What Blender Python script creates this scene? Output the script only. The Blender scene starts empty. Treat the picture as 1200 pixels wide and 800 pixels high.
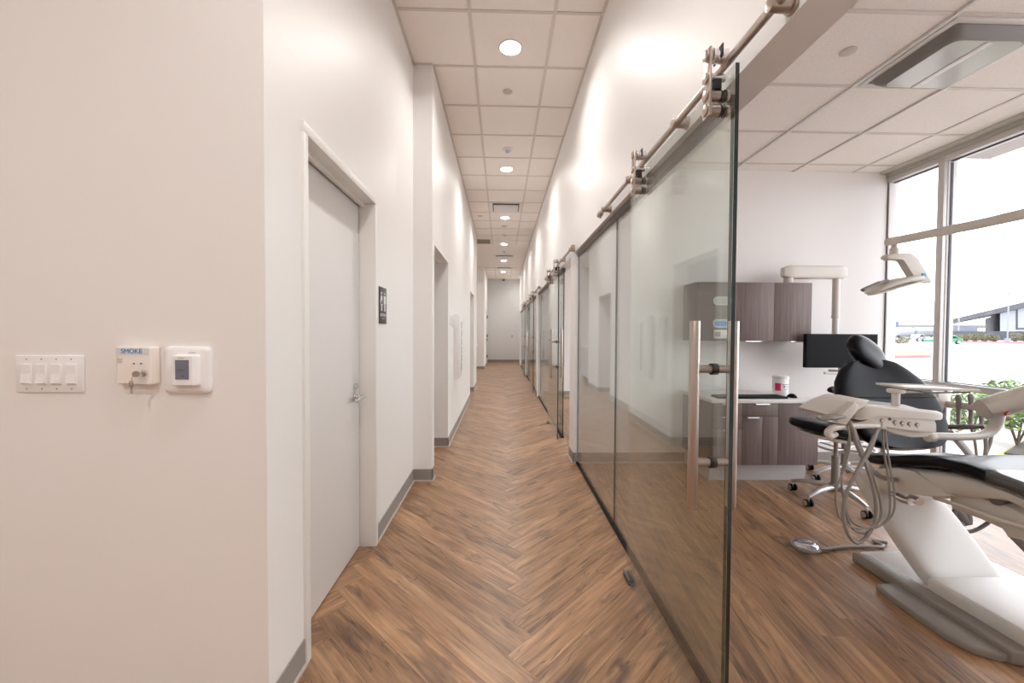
import bpy, bmesh, math, random
from mathutils import Vector, Matrix
random.seed(7)
PI = math.pi
sc = bpy.context.scene
COL = sc.collection

# ------------------------------------------------------------------ camera
F = 478.0
CAM = Vector((0, 0, 1.306))
Yc = Vector((-12.5, 11.0, -F)).normalized()
Uc = Vector((110.0, 20500.0, F)); Uc = (Uc - Yc*(Uc.dot(Yc))).normalized()
Xc = Yc.cross(Uc)
ROT = Matrix((Xc, Yc, Uc))          # world = ROT @ camera
cd = bpy.data.cameras.new('camera'); cam = bpy.data.objects.new('camera', cd); COL.objects.link(cam)
cam.matrix_world = Matrix.Translation(CAM) @ ROT.to_4x4()
cd.sensor_width = 36; cd.lens = F/1200*36; cd.clip_start = .02; cd.clip_end = 1500
sc.camera = cam
def ray(px, py): return ROT @ Vector((px-600, 400-py, -F))
def P(px, py, y):                    # point at depth y
    d = ray(px, py); return CAM + d*(y/d.y)
def PX(px, py, x):
    d = ray(px, py); return CAM + d*(x/d.x)
def G(px, py, z=0.0):                # point on a level plane
    d = ray(px, py); return CAM + d*((z-CAM.z)/d.z)

# ------------------------------------------------------------------ materials
def lin(c): return tuple((v/12.92 if v <= .04045 else ((v+.055)/1.055)**2.4) for v in c)
def S(r, g, b): return lin((r/255, g/255, b/255))
MATS = {}
def mat(name, col, rough=.5, metal=0., spec=.5, bump=0, bscale=200, var=0, vscale=8, coat=0, emit=None, es=0, trans=0):
    if name in MATS: return MATS[name]
    m = bpy.data.materials.new(name); m.use_nodes = True
    nt = m.node_tree; b = nt.nodes['Principled BSDF']
    b.inputs['Base Color'].default_value = (*col, 1)
    b.inputs['Roughness'].default_value = rough
    b.inputs['Metallic'].default_value = metal
    b.inputs['Specular IOR Level'].default_value = spec
    b.inputs['Coat Weight'].default_value = coat
    if emit:
        b.inputs['Emission Color'].default_value = (*emit, 1); b.inputs['Emission Strength'].default_value = es
    tc = nt.nodes.new('ShaderNodeTexCoord')
    if bump:
        n = nt.nodes.new('ShaderNodeTexNoise'); n.inputs['Scale'].default_value = bscale; n.inputs['Detail'].default_value = 4
        nt.links.new(tc.outputs['Object'], n.inputs['Vector'])
        bp = nt.nodes.new('ShaderNodeBump'); bp.inputs['Strength'].default_value = bump; bp.inputs['Distance'].default_value = .002
        nt.links.new(n.outputs['Fac'], bp.inputs['Height']); nt.links.new(bp.outputs['Normal'], b.inputs['Normal'])
    if var:
        n = nt.nodes.new('ShaderNodeTexNoise'); n.inputs['Scale'].default_value = vscale; n.inputs['Detail'].default_value = 5
        nt.links.new(tc.outputs['Object'], n.inputs['Vector'])
        r = nt.nodes.new('ShaderNodeMapRange'); r.inputs['To Min'].default_value = 1-var; r.inputs['To Max'].default_value = 1+var
        nt.links.new(n.outputs['Fac'], r.inputs['Value'])
        mx = nt.nodes.new('ShaderNodeMix'); mx.data_type = 'RGBA'; mx.blend_type = 'MULTIPLY'; mx.inputs['Factor'].default_value = 1
        mx.inputs['A'].default_value = (*col, 1); nt.links.new(r.outputs['Result'], mx.inputs['B'])
        nt.links.new(mx.outputs['Result'], b.inputs['Base Color'])
    MATS[name] = m
    return m

wall_m   = mat('wall_paint', (.852, .832, .818), .45, bump=.12, bscale=260, spec=.4)
trim_m   = mat('trim_paint', (.84, .82, .80), .4)
door_m   = mat('door_paint', (.76, .73, .72), .42)
base_m   = mat('baseboard_vinyl', (.30, .275, .255), .45)
plate_m  = mat('white_plastic', (.86, .845, .85), .35)
plate2_m = mat('ivory_plastic', (.86, .80, .75), .4)
line_m   = mat('grey_ink', (.25, .24, .25), .6)
ink_m    = mat('dark_ink', (.03, .03, .035), .5)
blue_m   = mat('blue_ink', (.02, .22, .55), .5)
band_m   = mat('grey_band', (.70, .71, .74), .5)
screen_m = mat('thermostat_screen', (.17, .18, .23), .2)
steel_m  = mat('brushed_steel', (.52, .445, .40), .3, metal=1, bump=.05, bscale=500)
chrome_m = mat('polished_chrome', (.78, .78, .8), .12, metal=1)
rubber_m = mat('black_rubber', (.012, .012, .013), .6)
black_m  = mat('black_vinyl', (.006, .0055, .008), .28, spec=.15, bump=.15, bscale=160)
blackp_m = mat('black_plastic', (.006, .006, .007), .5, spec=.15)
scr_m    = mat('monitor_glass', (.003, .003, .004), .4, spec=.1)
cream_m  = mat('cream_enamel', (.70, .655, .60), .3, spec=.5)
creamw_m = mat('white_enamel', (.66, .63, .60), .3)
greyp_m  = mat('warm_grey_plastic', (.28, .25, .225), .45)
hose_m   = mat('grey_hose', (.30, .275, .25), .42)
dgrey_m  = mat('dark_grey_plastic', (.13, .115, .105), .45)
alu_m    = mat('stool_aluminium', (.62, .61, .62), .3, metal=.85)
toek_m   = mat('toe_kick_laminate', (.52, .49, .50), .45)
count_m  = mat('counter_laminate', (.80, .77, .75), .35)
frame_m  = mat('window_aluminium', (.62, .60, .58), .4, metal=.2)
framei_m = mat('window_frame_pale', (.74, .72, .71), .42)
gasket_m = mat('window_gasket', (.045, .045, .07), .5)
grid_m   = mat('ceiling_grid_metal', (.66, .60, .555), .45)
white_m  = mat('fixture_white', (.74, .72, .70), .4)
lens_m   = mat('acrylic_lens', (.50, .50, .47), .18, spec=.7)
lamp_m   = mat('lamp_diffuser', (.9, .9, .9), .5, emit=(1, .97, .94), es=30)
pink_m   = mat('pink_label', (.72, .01, .16), .5)
tissue_m = mat('blue_tissue', (.12, .35, .75), .7)
bluest_m = mat('blue_sticker', (.05, .45, .7), .5)
glow_m   = mat('operatory_lens', (.95, .88, .78), .25)

def wood_mat(name, c1, c2, scale=1.0, axis='z', rough=.5):
    m = bpy.data.materials.new(name); m.use_nodes = True; nt = m.node_tree; b = nt.nodes['Principled BSDF']
    tc = nt.nodes.new('ShaderNodeTexCoord'); mp = nt.nodes.new('ShaderNodeMapping')
    mp.inputs['Scale'].default_value = (60, 60, 2.0) if axis == 'z' else (2.0, 60, 60)
    nt.links.new(tc.outputs['Object'], mp.inputs['Vector'])
    n = nt.nodes.new('ShaderNodeTexNoise'); n.inputs['Scale'].default_value = scale; n.inputs['Detail'].default_value = 6
    nt.links.new(mp.outputs['Vector'], n.inputs['Vector'])
    r = nt.nodes.new('ShaderNodeValToRGB'); r.color_ramp.elements[0].position = .3; r.color_ramp.elements[1].position = .72
    r.color_ramp.elements[0].color = (*c1, 1); r.color_ramp.elements[1].color = (*c2, 1)
    nt.links.new(n.outputs['Fac'], r.inputs['Fac']); nt.links.new(r.outputs['Color'], b.inputs['Base Color'])
    b.inputs['Roughness'].default_value = rough
    return m
cab_m = wood_mat('walnut_laminate', (.125, .088, .078), (.215, .158, .143))

def glass_mat(name, tint, ior=1.5):
    m = bpy.data.materials.new(name); m.use_nodes = True; nt = m.node_tree
    nt.nodes.remove(nt.nodes['Principled BSDF'])
    t = nt.nodes.new('ShaderNodeBsdfTransparent'); t.inputs['Color'].default_value = (*tint, 1)
    g = nt.nodes.new('ShaderNodeBsdfGlossy'); g.inputs['Roughness'].default_value = 0.0
    f = nt.nodes.new('ShaderNodeFresnel'); f.inputs['IOR'].default_value = ior
    # the back faces of the sheet see the reciprocal index: use the outward normal for both sides
    geo = nt.nodes.new('ShaderNodeNewGeometry')
    mx = nt.nodes.new('ShaderNodeMixShader')
    lw = nt.nodes.new('ShaderNodeLayerWeight'); lw.inputs['Blend'].default_value = .5
    p = nt.nodes.new('ShaderNodeMath'); p.operation = 'POWER'; p.inputs[1].default_value = 4.5
    nt.links.new(lw.outputs['Facing'], p.inputs[0])
    mr = nt.nodes.new('ShaderNodeMapRange'); mr.inputs['To Min'].default_value = .05; mr.inputs['To Max'].default_value = 1
    nt.links.new(p.outputs[0], mr.inputs['Value'])
    nt.nodes.remove(f); nt.nodes.remove(geo)
    nt.links.new(mr.outputs['Result'], mx.inputs['Fac'])
    nt.links.new(t.outputs['BSDF'], mx.inputs[1]); nt.links.new(g.outputs['BSDF'], mx.inputs[2])
    nt.links.new(mx.outputs['Shader'], nt.nodes['Material Output'].inputs['Surface'])
    return m
glass_m = glass_mat('door_glass', (.964, .984, .970))
pane_m = glass_mat('window_glass', (.98, .985, .985))
gedge_m = mat('glass_edge', (.006, .02, .017), .15, spec=.8)

def floor_mat():
    m = bpy.data.materials.new('wood_plank_vinyl'); m.use_nodes = True; nt = m.node_tree; L = nt.links.new
    b = nt.nodes['Principled BSDF']
    uv = nt.nodes.new('ShaderNodeUVMap'); uv.uv_map = 'UVMap'
    at = nt.nodes.new('ShaderNodeAttribute'); at.attribute_name = 'rnd'
    # shift the grain by a random amount for each plank
    sh = nt.nodes.new('ShaderNodeVectorMath'); sh.operation = 'MULTIPLY'; sh.inputs[1].default_value = (37, 91, 13)
    L(at.outputs['Color'], sh.inputs[0])
    ad = nt.nodes.new('ShaderNodeVectorMath'); ad.operation = 'ADD'; L(uv.outputs['UV'], ad.inputs[0]); L(sh.outputs[0], ad.inputs[1])
    mp = nt.nodes.new('ShaderNodeMapping'); mp.inputs['Scale'].default_value = (1.1, 9, 1); L(ad.outputs[0], mp.inputs['Vector'])
    n = nt.nodes.new('ShaderNodeTexNoise'); n.inputs['Scale'].default_value = 1.6; n.inputs['Detail'].default_value = 7; n.inputs['Roughness'].default_value = .55; n.inputs['Distortion'].default_value = .9
    L(mp.outputs[0], n.inputs['Vector'])
    r = nt.nodes.new('ShaderNodeValToRGB'); e = r.color_ramp.elements
    e[0].position = .22; e[0].color = (.17, .085, .044, 1)
    e[1].position = .78; e[1].color = (.56, .335, .185, 1)
    k = r.color_ramp.elements.new(.46); k.color = (.37, .200, .104, 1)
    L(n.outputs['Fac'], r.inputs['Fac'])
    # dark smudges and knots
    mp2 = nt.nodes.new('ShaderNodeMapping'); mp2.inputs['Scale'].default_value = (2.6, 12, 1); L(ad.outputs[0], mp2.inputs['Vector'])
    n2 = nt.nodes.new('ShaderNodeTexNoise'); n2.inputs['Scale'].default_value = 1.0; n2.inputs['Detail'].default_value = 5; n2.inputs['Distortion'].default_value = 1.2
    L(mp2.outputs[0], n2.inputs['Vector'])
    r2 = nt.nodes.new('ShaderNodeMapRange'); r2.inputs['From Min'].default_value = .56; r2.inputs['From Max'].default_value = .68
    r2.inputs['To Min'].default_value = 0; r2.inputs['To Max'].default_value = .68; L(n2.outputs['Fac'], r2.inputs['Value'])
    mx = nt.nodes.new('ShaderNodeMix'); mx.data_type = 'RGBA'; L(r2.outputs[0], mx.inputs['Factor'])
    L(r.outputs['Color'], mx.inputs['A']); mx.inputs['B'].default_value = (.10, .062, .045, 1)
    # fine grain cracks
    mp3 = nt.nodes.new('ShaderNodeMapping'); mp3.inputs['Scale'].default_value = (2.2, 34, 1); L(ad.outputs[0], mp3.inputs['Vector'])
    n3 = nt.nodes.new('ShaderNodeTexNoise'); n3.inputs['Scale'].default_value = 1.5; n3.inputs['Detail'].default_value = 7; n3.inputs['Distortion'].default_value = .5
    L(mp3.outputs[0], n3.inputs['Vector'])
    r3 = nt.nodes.new('ShaderNodeMapRange'); r3.inputs['From Min'].default_value = .3; r3.inputs['From Max'].default_value = .7
    r3.inputs['To Min'].default_value = .66; r3.inputs['To Max'].default_value = 1.2; L(n3.outputs['Fac'], r3.inputs['Value'])
    # plank tone
    sp = nt.nodes.new('ShaderNodeSeparateColor'); L(at.outputs['Color'], sp.inputs[0])
    r4 = nt.nodes.new('ShaderNodeMapRange'); r4.inputs['To Min'].default_value = .82; r4.inputs['To Max'].default_value = 1.14; L(sp.outputs[2], r4.inputs['Value'])
    mu = nt.nodes.new('ShaderNodeMath'); mu.operation = 'MULTIPLY'; L(r3.outputs[0], mu.inputs[0]); L(r4.outputs[0], mu.inputs[1])
    mp4 = nt.nodes.new('ShaderNodeMapping'); mp4.inputs['Scale'].default_value = (.9, 13, 1); L(ad.outputs[0], mp4.inputs['Vector'])
    n4 = nt.nodes.new('ShaderNodeTexNoise'); n4.inputs['Scale'].default_value = 1.0; n4.inputs['Detail'].default_value = 3; n4.inputs['Distortion'].default_value = .25
    L(mp4.outputs[0], n4.inputs['Vector'])
    a4 = nt.nodes.new('ShaderNodeMath'); a4.operation = 'SUBTRACT'; a4.inputs[1].default_value = .47; L(n4.outputs['Fac'], a4.inputs[0])
    b4 = nt.nodes.new('ShaderNodeMath'); b4.operation = 'ABSOLUTE'; L(a4.outputs[0], b4.inputs[0])
    c4 = nt.nodes.new('ShaderNodeMapRange'); c4.inputs['From Max'].default_value = .010; c4.inputs['To Min'].default_value = .52; c4.inputs['To Max'].default_value = 1; L(b4.outputs[0], c4.inputs['Value'])
    mu4 = nt.nodes.new('ShaderNodeMath'); mu4.operation = 'MULTIPLY'; L(mu.outputs[0], mu4.inputs[0]); L(c4.outputs[0], mu4.inputs[1]); mu = mu4
    # seams
    su = nt.nodes.new('ShaderNodeSeparateXYZ'); L(uv.outputs['UV'], su.inputs[0])
    def edge(sock, size):
        a = nt.nodes.new('ShaderNodeMath'); a.operation = 'SUBTRACT'; a.inputs[0].default_value = size; L(sock, a.inputs[1])
        mn = nt.nodes.new('ShaderNodeMath'); mn.operation = 'MINIMUM'; L(sock, mn.inputs[0]); L(a.outputs[0], mn.inputs[1]); return mn.outputs[0]
    e1 = edge(su.outputs['Y'], .152)
    q = nt.nodes.new('ShaderNodeMapRange'); q.inputs['From Max'].default_value = .003; q.inputs['To Min'].default_value = .5; q.inputs['To Max'].default_value = 1
    L(e1, q.inputs['Value'])
    mu2 = nt.nodes.new('ShaderNodeMath'); mu2.operation = 'MULTIPLY'; L(mu.outputs[0], mu2.inputs[0]); L(q.outputs[0], mu2.inputs[1])
    m2 = nt.nodes.new('ShaderNodeMix'); m2.data_type = 'RGBA'; m2.blend_type = 'MULTIPLY'; m2.inputs['Factor'].default_value = 1
    L(mx.outputs['Result'], m2.inputs['A']); L(mu2.outputs[0], m2.inputs['B'])
    L(m2.outputs['Result'], b.inputs['Base Color'])
    b.inputs['Roughness'].default_value = .34; b.inputs['Specular IOR Level'].default_value = .6
    bp = nt.nodes.new('ShaderNodeBump'); bp.inputs['Strength'].default_value = .25; bp.inputs['Distance'].default_value = .002
    L(n3.outputs['Fac'], bp.inputs['Height']); L(bp.outputs['Normal'], b.inputs['Normal'])
    return m
floor_m = floor_mat()

def tile_mat():
    m = bpy.data.materials.new('acoustic_tile'); m.use_nodes = True; nt = m.node_tree; L = nt.links.new
    b = nt.nodes['Principled BSDF']; b.inputs['Roughness'].default_value = .9
    tc = nt.nodes.new('ShaderNodeTexCoord')
    v = nt.nodes.new('ShaderNodeTexNoise'); v.inputs['Scale'].default_value = 210; v.inputs['Detail'].default_value = 3
    L(tc.outputs['Object'], v.inputs['Vector'])
    r = nt.nodes.new('ShaderNodeMapRange'); r.inputs['From Min'].default_value = .28; r.inputs['From Max'].default_value = .48; r.inputs['To Min'].default_value = .80; r.inputs['To Max'].default_value = 1
    L(v.outputs['Fac'], r.inputs['Value'])
    mx = nt.nodes.new('ShaderNodeMix'); mx.data_type = 'RGBA'; mx.blend_type = 'MULTIPLY'; mx.inputs['Factor'].default_value = 1
    mx.inputs['A'].default_value = (.90, .835, .785, 1); L(r.outputs[0], mx.inputs['B']); L(mx.outputs['Result'], b.inputs['Base Color'])
    return m
tile_m = tile_mat()

# ------------------------------------------------------------------ mesh helpers
class MB:
    """collects shapes in world coordinates; .obj() links them as one mesh object"""
    def __init__(s): s.bm = bmesh.new(); s.mats = []; s.smooth = False
    def mi(s, m):
        if m is None: return 0
        if m not in s.mats: s.mats.append(m)
        return s.mats.index(m)
    def box(s, x0, x1, y0, y1, z0, z1, bev=0, seg=2, m=None, M=None):
        r = bmesh.ops.create_cube(s.bm, size=1); vs = r['verts']
        for v in vs:
            v.co = Vector(((x0+x1)/2+v.co.x*(x1-x0), (y0+y1)/2+v.co.y*(y1-y0), (z0+z1)/2+v.co.z*(z1-z0)))
        fs = list({f for v in vs for f in v.link_faces})
        if bev:
            es = list({e for f in fs for e in f.edges})
            o = bmesh.ops.bevel(s.bm, geom=es, offset=bev, segments=seg, affect='EDGES', profile=.5)
            fs = list({f for v in o['verts'] for f in v.link_faces}); s.smooth = True
            vs = list({v for f in fs for v in f.verts})
            # collect the whole island
            seen = set(vs); st = list(vs)
            while st:
                v = st.pop()
                for e in v.link_edges:
                    w = e.other_vert(v)
                    if w not in seen: seen.add(w); st.append(w)
            vs = list(seen); fs = list({f for v in vs for f in v.link_faces})
        if M is not None:
            for v in vs: v.co = M @ v.co
        k = s.mi(m)
        for f in fs: f.material_index = k
        return vs
    def poly(s, pts, m=None):
        vs = [s.bm.verts.new(p) for p in pts]; f = s.bm.faces.new(vs); f.material_index = s.mi(m); return f
    def rings(s, rings, cap=True, m=None, closed=True):
        k = s.mi(m); s.smooth = True
        R = [[s.bm.verts.new(p) for p in r] for r in rings]
        n = len(R[0])
        for a, b in zip(R, R[1:]):
            for i in range(n if closed else n-1):
                f = s.bm.faces.new((a[i], a[(i+1) % n], b[(i+1) % n], b[i])); f.material_index = k
        if cap and closed:
            for r in (list(reversed(R[0])), R[-1]):
                f = s.bm.faces.new(r); f.material_index = k
        return R
    def tube(s, pts, r, n=12, smooth=0, m=None, flat=None):
        pts = [Vector(p) for p in pts]
        if smooth: pts, r = spline(pts, r, smooth)
        rs = r if isinstance(r, (list, tuple)) else [r]*len(pts)
        up = Vector((0, 0, 1)); rg = []
        t0 = (pts[1]-pts[0]).normalized()
        if abs(t0.dot(up)) > .95: up = Vector((1, 0, 0))
        nrm = (up - t0*up.dot(t0)).normalized()
        for i, p in enumerate(pts):
            t = (pts[min(i+1, len(pts)-1)]-pts[max(i-1, 0)]).normalized()
            nrm = (nrm - t*nrm.dot(t)).normalized(); bn = t.cross(nrm)
            fx, fy = (1, 1) if flat is None else flat
            rg.append([p + nrm*math.cos(2*PI*j/n)*rs[i]*fx + bn*math.sin(2*PI*j/n)*rs[i]*fy for j in range(n)])
        s.rings(rg, m=m); return s
    def cyl(s, p0, p1, r0, r1=None, n=24, m=None, bev=0):
        r1 = r0 if r1 is None else r1; p0 = Vector(p0); p1 = Vector(p1)
        if bev:
            d = (p1-p0).normalized()*bev
            return s.tube([p0, p0+d*.3, p0+d, p1-d, p1-d*.3, p1], [r0-bev, r0-bev*.3, r0, r1, r1-bev*.3, r1-bev], n, m=m)
        return s.tube([p0, p1], [r0, r1], n, m=m)
    def lathe(s, prof, c, n=32, m=None, axis='z'):
        rg = []
        for r, h in prof:
            r = max(r, .0004); ring = []
            for j in range(n):
                a = 2*PI*j/n; x, y = r*math.cos(a), r*math.sin(a)
                v = (x, y, h) if axis == 'z' else ((h, x, y) if axis == 'x' else (y, h, x))
                ring.append(Vector(c)+Vector(v))
            rg.append(ring)
        s.rings(rg, m=m); return s
    def prism(s, pts, d, m=None, bev=0):
        """polygon pts (3D, planar) extruded along vector d"""
        k = s.mi(m); d = Vector(d)
        a = [s.bm.verts.new(Vector(p)) for p in pts]; b = [s.bm.verts.new(Vector(p)+d) for p in pts]
        n = len(a); fs = [s.bm.faces.new(a), s.bm.faces.new(list(reversed(b)))]
        for i in range(n): fs.append(s.bm.faces.new((a[(i+1) % n], a[i], b[i], b[(i+1) % n])))
        for f in fs: f.material_index = k
        if bev:
            es = list(fs[0].edges)+list(fs[1].edges)
            bmesh.ops.bevel(s.bm, geom=es, offset=bev, segments=3, affect='EDGES', profile=.5); s.smooth = True
            for f in s.bm.faces: 
                if len(s.mats) <= 1: f.material_index = k
        return s
    def text(s, body, size, M, m, depth=.0004, font_scale=(1, 1)):
        c = bpy.data.curves.new('t', 'FONT'); c.body = body; c.size = size; c.align_x = 'CENTER'; c.align_y = 'CENTER'; c.extrude = depth
        o = bpy.data.objects.new('t', c); COL.objects.link(o)
        dg = bpy.context.evaluated_depsgraph_get(); me = bpy.data.meshes.new_from_object(o.evaluated_get(dg))
        base = len(s.bm.faces); nv = len(s.bm.verts)
        s.bm.from_mesh(me); s.bm.verts.ensure_lookup_table(); s.bm.faces.ensure_lookup_table()
        for v in s.bm.verts[nv:]: v.co = M @ Vector((v.co.x*font_scale[0], v.co.y*font_scale[1], v.co.z))
        k = s.mi(m)
        for f in s.bm.faces[base:]: f.material_index = k
        bpy.data.objects.remove(o); bpy.data.curves.remove(c); bpy.data.meshes.remove(me)
    def obj(s, name, m=None, parent=None, label=None, cat=None, group=None, kind=None, origin=None, keep_normals=False):
        if not s.mats: s.mats = [m]
        elif m is not None and m not in s.mats: s.mats[0:0] = []
        if not keep_normals: bmesh.ops.recalc_face_normals(s.bm, faces=s.bm.faces)
        if parent is None:
            xs = [v.co for v in s.bm.verts]
            if origin is None:
                origin = Vector(((min(v.x for v in xs)+max(v.x for v in xs))/2, (min(v.y for v in xs)+max(v.y for v in xs))/2, min(v.z for v in xs)))
            else: origin = Vector(origin)
        else:
            origin = wloc(parent)
        for v in s.bm.verts: v.co -= origin
        me = bpy.data.meshes.new(name); s.bm.to_mesh(me); s.bm.free()
        for x in s.mats: me.materials.append(x)
        if s.smooth:
            me.polygons.foreach_set('use_smooth', [True]*len(me.polygons)); me.set_sharp_from_angle(angle=math.radians(38))
        o = bpy.data.objects.new(name, me); COL.objects.link(o)
        if parent is None: o.location = origin
        else: o.parent = parent
        for k, v in (('label', label), ('category', cat), ('group', group), ('kind', kind)):
            if v: o[k] = v
        return o
def wloc(o):
    v = Vector((0, 0, 0))
    while o is not None: v += o.location; o = o.parent
    return v
def thing(name, label, cat, loc, group=None):
    o = bpy.data.objects.new(name, None); COL.objects.link(o); o.location = loc; o.empty_display_size = .1
    o['label'] = label; o['category'] = cat
    if group: o['group'] = group
    return o
def copy_tree(o, parent=None, delta=None):
    c = o.copy(); COL.objects.link(c); c.parent = parent
    if delta is not None: c.location = o.location + Vector(delta)
    for ch in [x for x in bpy.data.objects if x.parent == o]: copy_tree(ch, c)
    return c
def spline(pts, r, sub):
    rs = list(r) if isinstance(r, (list, tuple)) else [r]*len(pts)
    out, ro = [], []; n = len(pts)
    for i in range(n-1):
        p0, p1, p2, p3 = pts[max(i-1, 0)], pts[i], pts[i+1], pts[min(i+2, n-1)]
        for k in range(sub):
            t = k/sub
            out.append(.5*((2*p1)+(p2-p0)*t+(2*p0-5*p1+4*p2-p3)*t*t+(3*p1-p0-3*p2+p3)*t**3)); ro.append(rs[i]*(1-t)+rs[i+1]*t)
    out.append(pts[-1]); ro.append(rs[-1]); return out, ro
def sup(cx, cz, a, b, e=3.5, n=28):
    out = []
    for j in range(n):
        t = 2*PI*j/n; c, s_ = math.cos(t), math.sin(t)
        out.append((cx+a*math.copysign(abs(c)**(2/e), c), cz+b*math.copysign(abs(s_)**(2/e), s_)))
    return out
def struct(name, mb, m=None, keep=False): return mb.obj(name, m, kind='structure', origin=(0, 0, 0), keep_normals=keep)
def single(x0, x1, y0, y1, z0, z1, m, bev=0):
    b = MB(); b.box(x0, x1, y0, y1, z0, z1, bev, m=m); return b

# ------------------------------------------------------------------ layout constants
H = 3.591; HR = 2.93
XL1, XL2, XR, XRI, XW = -.765, -.60, .725, .85, 3.90
YB = 4.04; YF = 17.8
DOORTOP = 2.10
ROOMS = [(-.10, 4.04), (4.165, 8.31), (8.43, 12.24), (12.36, 16.2)]

# ------------------------------------------------------------------ floor
def clip(poly, a, b, c):             # keep a*x+b*y<=c
    out = []
    for i in range(len(poly)):
        p, q = poly[i], poly[(i+1) % len(poly)]
        dp, dq = a*p[0]+b*p[1]-c, a*q[0]+b*q[1]-c
        if dp <= 0: out.append(p)
        if dp*dq < 0:
            t = dp/(dp-dq); out.append(tuple(p[i2]+(q[i2]-p[i2])*t for i2 in range(4)))
    return out
def build_floor():
    bm = bmesh.new(); uvl = bm.loops.layers.uv.new('UVMap'); cl = bm.loops.layers.color.new('rnd')
    def add(corners, rect):
        poly = corners
        for a, b, c in ((-1, 0, -rect[0]), (1, 0, rect[1]), (0, -1, -rect[2]), (0, 1, rect[3])):
            poly = clip(poly, a, b, c)
            if len(poly) < 3: return
        vs = [bm.verts.new((p[0], p[1], 0)) for p in poly]
        f = bm.faces.new(vs); rc = (random.random(), random.random(), random.random(), 1)
        for lp, p in zip(f.loops, poly): lp[uvl].uv = (p[2], p[3]); lp[cl] = rc
        f.normal_update()
        if f.normal.z < 0: f.normal_flip()
    w, L = .152, 1.216; c45 = math.sqrt(.5)
    x0, y0 = .14, 1.513
    def tr(a, b, off): return (x0 + (a-b)*c45 + off, y0 + (a+b)*c45)
    rect = (-3.7, .785, -4.2, 18.0)
    for j in range(-3, 4):
        sx, sy = j*2*L*c45, j*2*L*c45
        for k in range(-60, 130):
            for kind in (0, 1):
                if kind == 0: q = [(k*w, k*w, 0, 0), (k*w+L, k*w, L, 0), (k*w+L, k*w+w, L, w), (k*w, k*w+w, 0, w)]
                else: q = [((k-1)*w, k*w, 0, 0), (k*w, k*w, 0, w), (k*w, k*w+L, L, w), ((k-1)*w, k*w+L, L, 0)]
                pts = []
                for a, b, u, v in q:
                    X, Y = tr(a + j*2*L, b, 0); pts.append((X, Y, u, v))
                add(pts, rect)
    # treatment rooms: planks laid straight, running slightly off the window wall
    th = math.radians(5); rect = (.785, 4.0, -.3, 18.0)
    cx, sx = math.cos(th), math.sin(th)
    for i in range(-16, 44):
        u = -2 - random.random()*1.2
        while u < 20:
            q = []
            for a, b, uu, vv in ((u, i*w, 0, 0), (u+L, i*w, L, 0), (u+L, (i+1)*w, L, w), (u, (i+1)*w, 0, w)):
                q.append((.785 + b*cx + a*sx, b*-sx + a*cx, uu, vv))
            add(q, rect); u += L
    me = bpy.data.meshes.new('floor'); bm.to_mesh(me); bm.free(); me.materials.append(floor_m)
    o = bpy.data.objects.new('floor', me); COL.objects.link(o); o['kind'] = 'structure'
build_floor()
sb = MB(); sb.box(-3.8, 4.05, -4.3, 18.1, -.3, -.003, m=mat('slab_concrete', (.4, .39, .37), .8)); struct('floor_slab', sb)

# ------------------------------------------------------------------ ceilings
def grid_ceiling(name, x0, x1, y0, y1, z, gx, gy, gyp=()):
    b = MB(); b.box(x0, x1, y0, y1, z, z+.06, m=tile_m)
    for x in gx:
        if x0 < x < x1:
            segs = [(y0, y1)]
            for g0, g1 in gyp:
                segs = [t for s0, s1 in segs for t in ((s0, min(s1, g0)), (max(s0, g1), s1)) if t[1] > t[0]]
            for s0, s1 in segs: b.box(x-.012, x+.012, s0, s1, z-.006, z+.002, m=grid_m)
    for y in gy:
        if y0 < y < y1 and not any(g0 < y < g1 for g0, g1 in gyp): b.box(x0, x1, y-.012, y+.012, z-.0055, z+.002, m=grid_m)
    return struct(name, b)
gx = [-.237+.6096*i for i in range(-6, 3)]; gy = [3.57+.6096*i for i in range(-13, 25)]
grid_ceiling('ceiling', -3.7, 1.0, -4.2, 18.0, H, gx, gy, gyp=((10.75, 14.4),))
for a, b_ in ROOMS:
    gxr = [1.69+.6096*i for i in range(-1, 4)]; gyr = [2.65+.6096*i + (0 if a < 1 else a-.0) for i in range(-5, 9)]
    grid_ceiling('ceiling', XRI-.01, 4.0, a-.05, b_+.05, HR, gxr, gyr)
# wall angle where ceiling meets the corridor walls
def walltrim(name, boxes, m=grid_m):
    b = MB()
    for q in boxes: b.box(*q, m=m)
    return struct(name, b)
walltrim('trim_1', [(XL1, XL1+.02, 1.346, 3.56, H-.008, H), (XL2, XL2+.02, 3.56, 9.9, H-.008, H), (XR-.02, XR, -4, 16.2, H-.008, H),
    (XL1, XL2, 3.54, 3.56, H-.008, H), (-3.6, XL1, 1.326, 1.346, H-.008, H), (XL2, .95, YF-.02, YF, H-.008, H)])

# ------------------------------------------------------------------ walls
b = MB()
b.box(-3.6, XL1-.115, 1.346, 1.46, 0, H); b.box(XL1-.115, XL1, 1.346, 1.60, 0, H)   # facing wall and its return
b.box(XL1-.115, XL1, 2.49, 3.56, 0, H); b.box(XL1-.115, XL1, 1.60, 2.49, 2.09, H)
b.mats = [wall_m]; struct('wall_left', b)
b = MB()
b.box(-2.0, XL2, 3.56, 3.667, 0, H); b.box(XL2-.12, XL2, 3.667, 4.62, 2.08, H)
b.box(XL2-.12, XL2, 4.62, 7.9, 0, H); b.box(-2.0, XL2-.12, 4.62, 4.74, 0, H)
b.box(XL2-.12, XL2, 7.9, 8.87, 2.09, H); b.box(XL2-.12, XL2, 8.87, 9.9, 0, H); b.box(-2.0, XL2-.12, 8.87, 8.99, 0, H); b.box(-2, XL2-.12, 7.78, 7.9, 0, H)
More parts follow.
